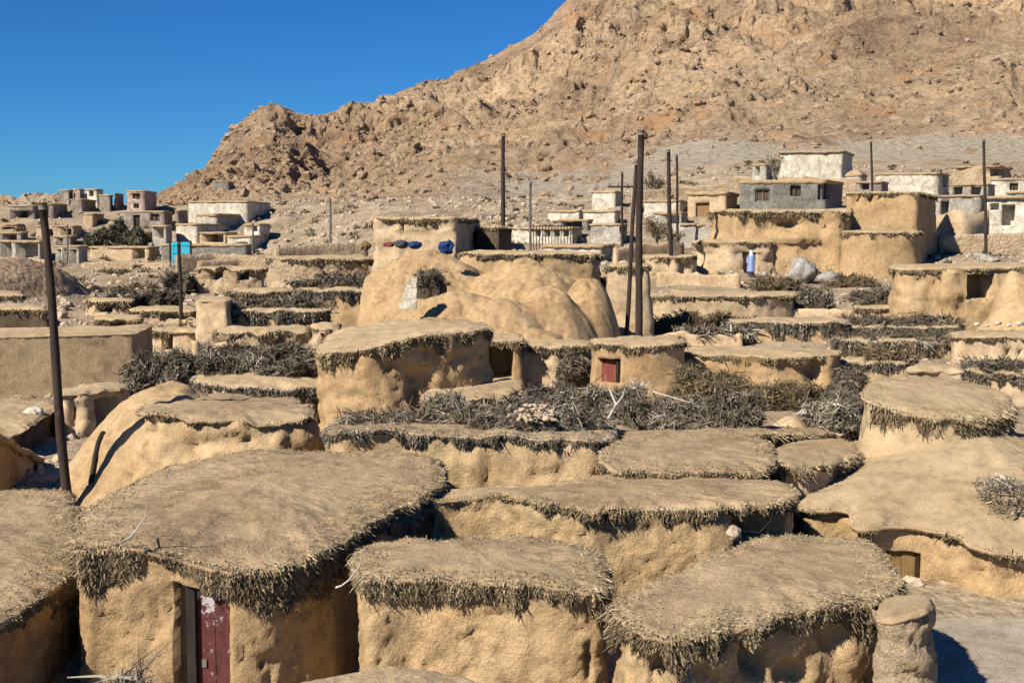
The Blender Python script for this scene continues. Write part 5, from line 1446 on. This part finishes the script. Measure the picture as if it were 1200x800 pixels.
# ------------------------------------------------------------------ the person standing on the track
def person():
    p = W3(880, 322, 79.0)
    zg = float(terrain(p[0], p[1]))
    H = 1.68
    verts = [(0, 0, .93), (0, 0, 1.12), (0, .01, 1.32), (0, .01, 1.45), (0, -.01, 1.55), (0, -.015, 1.63),
             (.10, 0, .88), (.11, -.02, .49), (.11, 0, .08), (.12, -.13, .035),
             (-.10, 0, .88), (-.12, .03, .49), (-.13, .05, .08), (-.14, -.08, .035),
             (.19, .01, 1.38), (.24, .02, 1.12), (.23, -.06, .88), (.22, -.09, .78),
             (-.19, .01, 1.38), (-.25, .0, 1.12), (-.22, -.08, .90), (-.21, -.12, .80)]
    edges = [(0, 1), (1, 2), (2, 3), (3, 4), (4, 5), (0, 6), (6, 7), (7, 8), (8, 9), (0, 10), (10, 11), (11, 12), (12, 13), (2, 14), (14, 15), (15, 16), (16, 17), (2, 18), (18, 19), (19, 20), (20, 21)]
    rad = [.15, .13, .15, .055, .095, .085, .085, .06, .042, .03, .085, .06, .042, .03, .06, .043, .032, .03, .06, .043, .032, .03]
    me = bpy.data.meshes.new('person')
    import bmesh
    bm = bmesh.new()
    sk = bm.verts.layers.skin.verify()
    bv = [bm.verts.new(v) for v in verts]
    for a, b in edges: bm.edges.new((bv[a], bv[b]))
    for i, r in enumerate(rad):
        bv[i][sk].radius = (r, r * 0.85)
        bv[i][sk].use_root = i == 0
    bm.to_mesh(me); bm.free()
    me.materials.append(M['skin'])
    o = link('person', me, loc=(p[0], p[1], zg))
    o.modifiers.new('skin', 'SKIN').use_smooth_shade = True
    s = o.modifiers.new('sub', 'SUBSURF'); s.levels = s.render_levels = 2
    tag(o, 'person in pale blue robe and white headscarf standing on the track', 'person')
    K = 28
    th = np.linspace(0, 2 * np.pi, K, endpoint=False)
    def shell(name, rows, mat):
        V = []
        for (z, rx, ry, y0) in rows:
            k = 1 + .06 * np.sin(th * 7) * (1.2 - z / 1.6)
            V.append(np.stack([rx * k * np.cos(th), y0 + ry * k * np.sin(th), np.full(K, z)], 1))
        return link(name, mesh(name, np.concatenate(V), [gridf(len(rows), K, True)], M[mat]), parent=o)
    shell('robe', [(.36, .27, .22, 0), (.6, .25, .2, 0), (.9, .215, .185, 0), (1.1, .19, .165, 0), (1.3, .215, .165, .01), (1.42, .16, .12, .01), (1.47, .08, .08, .01)], 'robe')
    shell('headscarf', [(1.38, .17, .14, .01), (1.48, .115, .115, .012), (1.58, .112, .105, .02), (1.66, .105, .10, .015), (1.72, .06, .06, .01), (1.735, .01, .01, .01)], 'scarf')
    shell('trousers', [(.06, .19, .10, .0), (.2, .2, .12, 0), (.4, .21, .15, 0), (.5, .2, .15, 0)], 'trousers')
    for s_ in (1, -1):
        sl_ = MB(); sl_.tube([(.17 * s_, .01, 1.39), (.245 * s_, .01, 1.12), (.228 * s_, -.06, .9)], [.085, .07, .06], 10)
        link('sleeve', mesh('sleeve', np.concatenate(sl_.V), sl_.F, M['robe']), parent=o)
person()

low_wall('dark retaining wall across the hillside under the framed shed', [(-20, 300, 118), (30, 302, 117), (64, 306, 115)])
low_wall('crumbled stone wall below the buff mud brick house', [(96, 308, 112), (150, 306, 112), (200, 309, 111)])
low_wall('long broken wall on the slope before the turquoise gate', [(128, 322, 94), (190, 320, 95), (262, 318, 96), (330, 316, 96)], 0.4)
low_wall('short stone wall at the right foot of the brown knoll', [(84, 338, 70), (112, 334, 72), (140, 334, 73)])
low_wall('rubble wall ending near the stone walled house', [(232, 306, 84), (280, 304, 86), (318, 303, 86)], 0.4)
low_wall('ragged wall remnant above the hut with two black gaps', [(206, 298, 100), (250, 297, 102), (322, 300, 102)], 0.4)
low_wall('stone wall climbing from the pale slim pole to the hilltop house', [(322, 289, 88), (370, 286, 90), (430, 284, 92)], 0.4)
low_wall('pale stone wall at the base of the scree by the pale slim pole', [(560, 290, 86), (600, 293, 85), (640, 296, 84)], 0.4)
low_wall('broken mud wall between the long white low house and pole pair', [(720, 290, 88), (756, 286, 90), (800, 284, 92)], 0.35, 'wall_p')
low_wall('notched mud wall edging the track before the vaulted arches', [(770, 318, 74), (820, 321, 73.5), (868, 322, 73)], 0.35, 'wall_p')
low_wall('stone wall on the spoil slope beside the square house', [(1100, 276, 92), (1150, 274, 92), (1215, 272, 92)], 0.4)
low_wall('mud garden wall crossing behind the brush banded roofs', [(884, 360, 58), (940, 362, 57.4), (1000, 363, 57)], 0.3, 'wall_p')
low_wall('pale ledge wall beneath the grey brush row', [(762, 392, 49.6), (820, 393, 49.2), (870, 392, 49)], 0.3, 'wall_p')
low_wall('collapsed wall piece between grey brushwood and gable house', [(226, 398, 40), (246, 396, 40.4), (268, 400, 40.4)], 0.3, 'wall_p', 0.16)
low_wall('pale terrace wall high under the white highest house', [(860, 206, 132), (930, 207, 131), (1010, 210, 130)], 0.4)
low_wall('loose stone wall on the scree behind the tan square house', [(740, 224, 136), (800, 219, 138), (862, 214, 138)], 0.5)

low_wall('low whitish ledge along the wall foot above the grey path', [(1088, 737, 15.95), (1120, 738, 15.9), (1164, 742, 15.75)], 0.3, 'plaster', 0.03)

# ------------------------------------------------------------------ loose stones over the open ground
def scatter(name, n, box, mat, smin, smax):
    C, S = [], []
    while len(C) < n:
        D = box[2] + (box[3] - box[2]) * rng.random() ** 1.3
        px = box[0] + (box[1] - box[0]) * rng.random()
        x = (px - 600) / F * D
        C.append((x, D, 0)); S.append(smin * (smax / smin) ** (rng.random() ** 2.2))
    C = np.array(C); C[:, 2] = terrain(C[:, 0], C[:, 1]) + np.array(S) * 0.1
    V, Fc = rubble_mesh(C, np.array(S))
    o = link(name, mesh(name, V, [Fc], M[mat], False))
    tag(o, kind='stuff')
scatter('rubble', 5200, (-30, 1230, 17, 115), 'tanstone', 0.03, 0.24)
scatter('grey_rubble', 2600, (560, 1230, 80, 165), 'scree', 0.08, 0.5)
scatter('slope_rubble', 3600, (280, 660, 86, 185), 'tanstone', 0.06, 0.4)
scatter('hillside_rubble', 1600, (-30, 420, 56, 180), 'tanstone', 0.07, 0.45)

# low dry scrub dotted over the slopes
def scrub():
    n = 420
    D = 58 + 120 * rng.random(n) ** 0.8
    px = np.where(rng.random(n) < 0.6, -20 + 460 * rng.random(n), 560 + 660 * rng.random(n))
    x = (px - 600) / F * D
    z = terrain(x, D)
    k = 46
    r = 0.35 + 0.5 * rng.random(n)
    ph = rng.normal(size=(n, k, 3)); ph /= np.linalg.norm(ph, axis=2)[..., None]; ph[..., 2] = np.abs(ph[..., 2]) * 0.6
    B = np.stack([x, D, z], 1)[:, None] + ph * r[:, None, None] * (0.3 + 0.6 * rng.random((n, k, 1)))
    B = B.reshape(-1, 3)
    dv = ph.reshape(-1, 3) + 0.6 * rng.normal(size=(n * k, 3))
    Dd = np.repeat(D, k)
    V, Fq, T = strips(B, dv, 0.28 * (.5 + rng.random(n * k)), Dd * 0.0005, np.clip(0.15 + 0.5 * rng.random(n * k), 0, 1))
    tag(link('dry_scrub', mesh('dry_scrub', V, [Fq], M['olive'], False, T)), kind='stuff')
scrub()
for o in bpy.data.objects:
    if o.get('label') and len(o['label'].split()) > 16: print('LONG', len(o['label'].split()), o['label'])
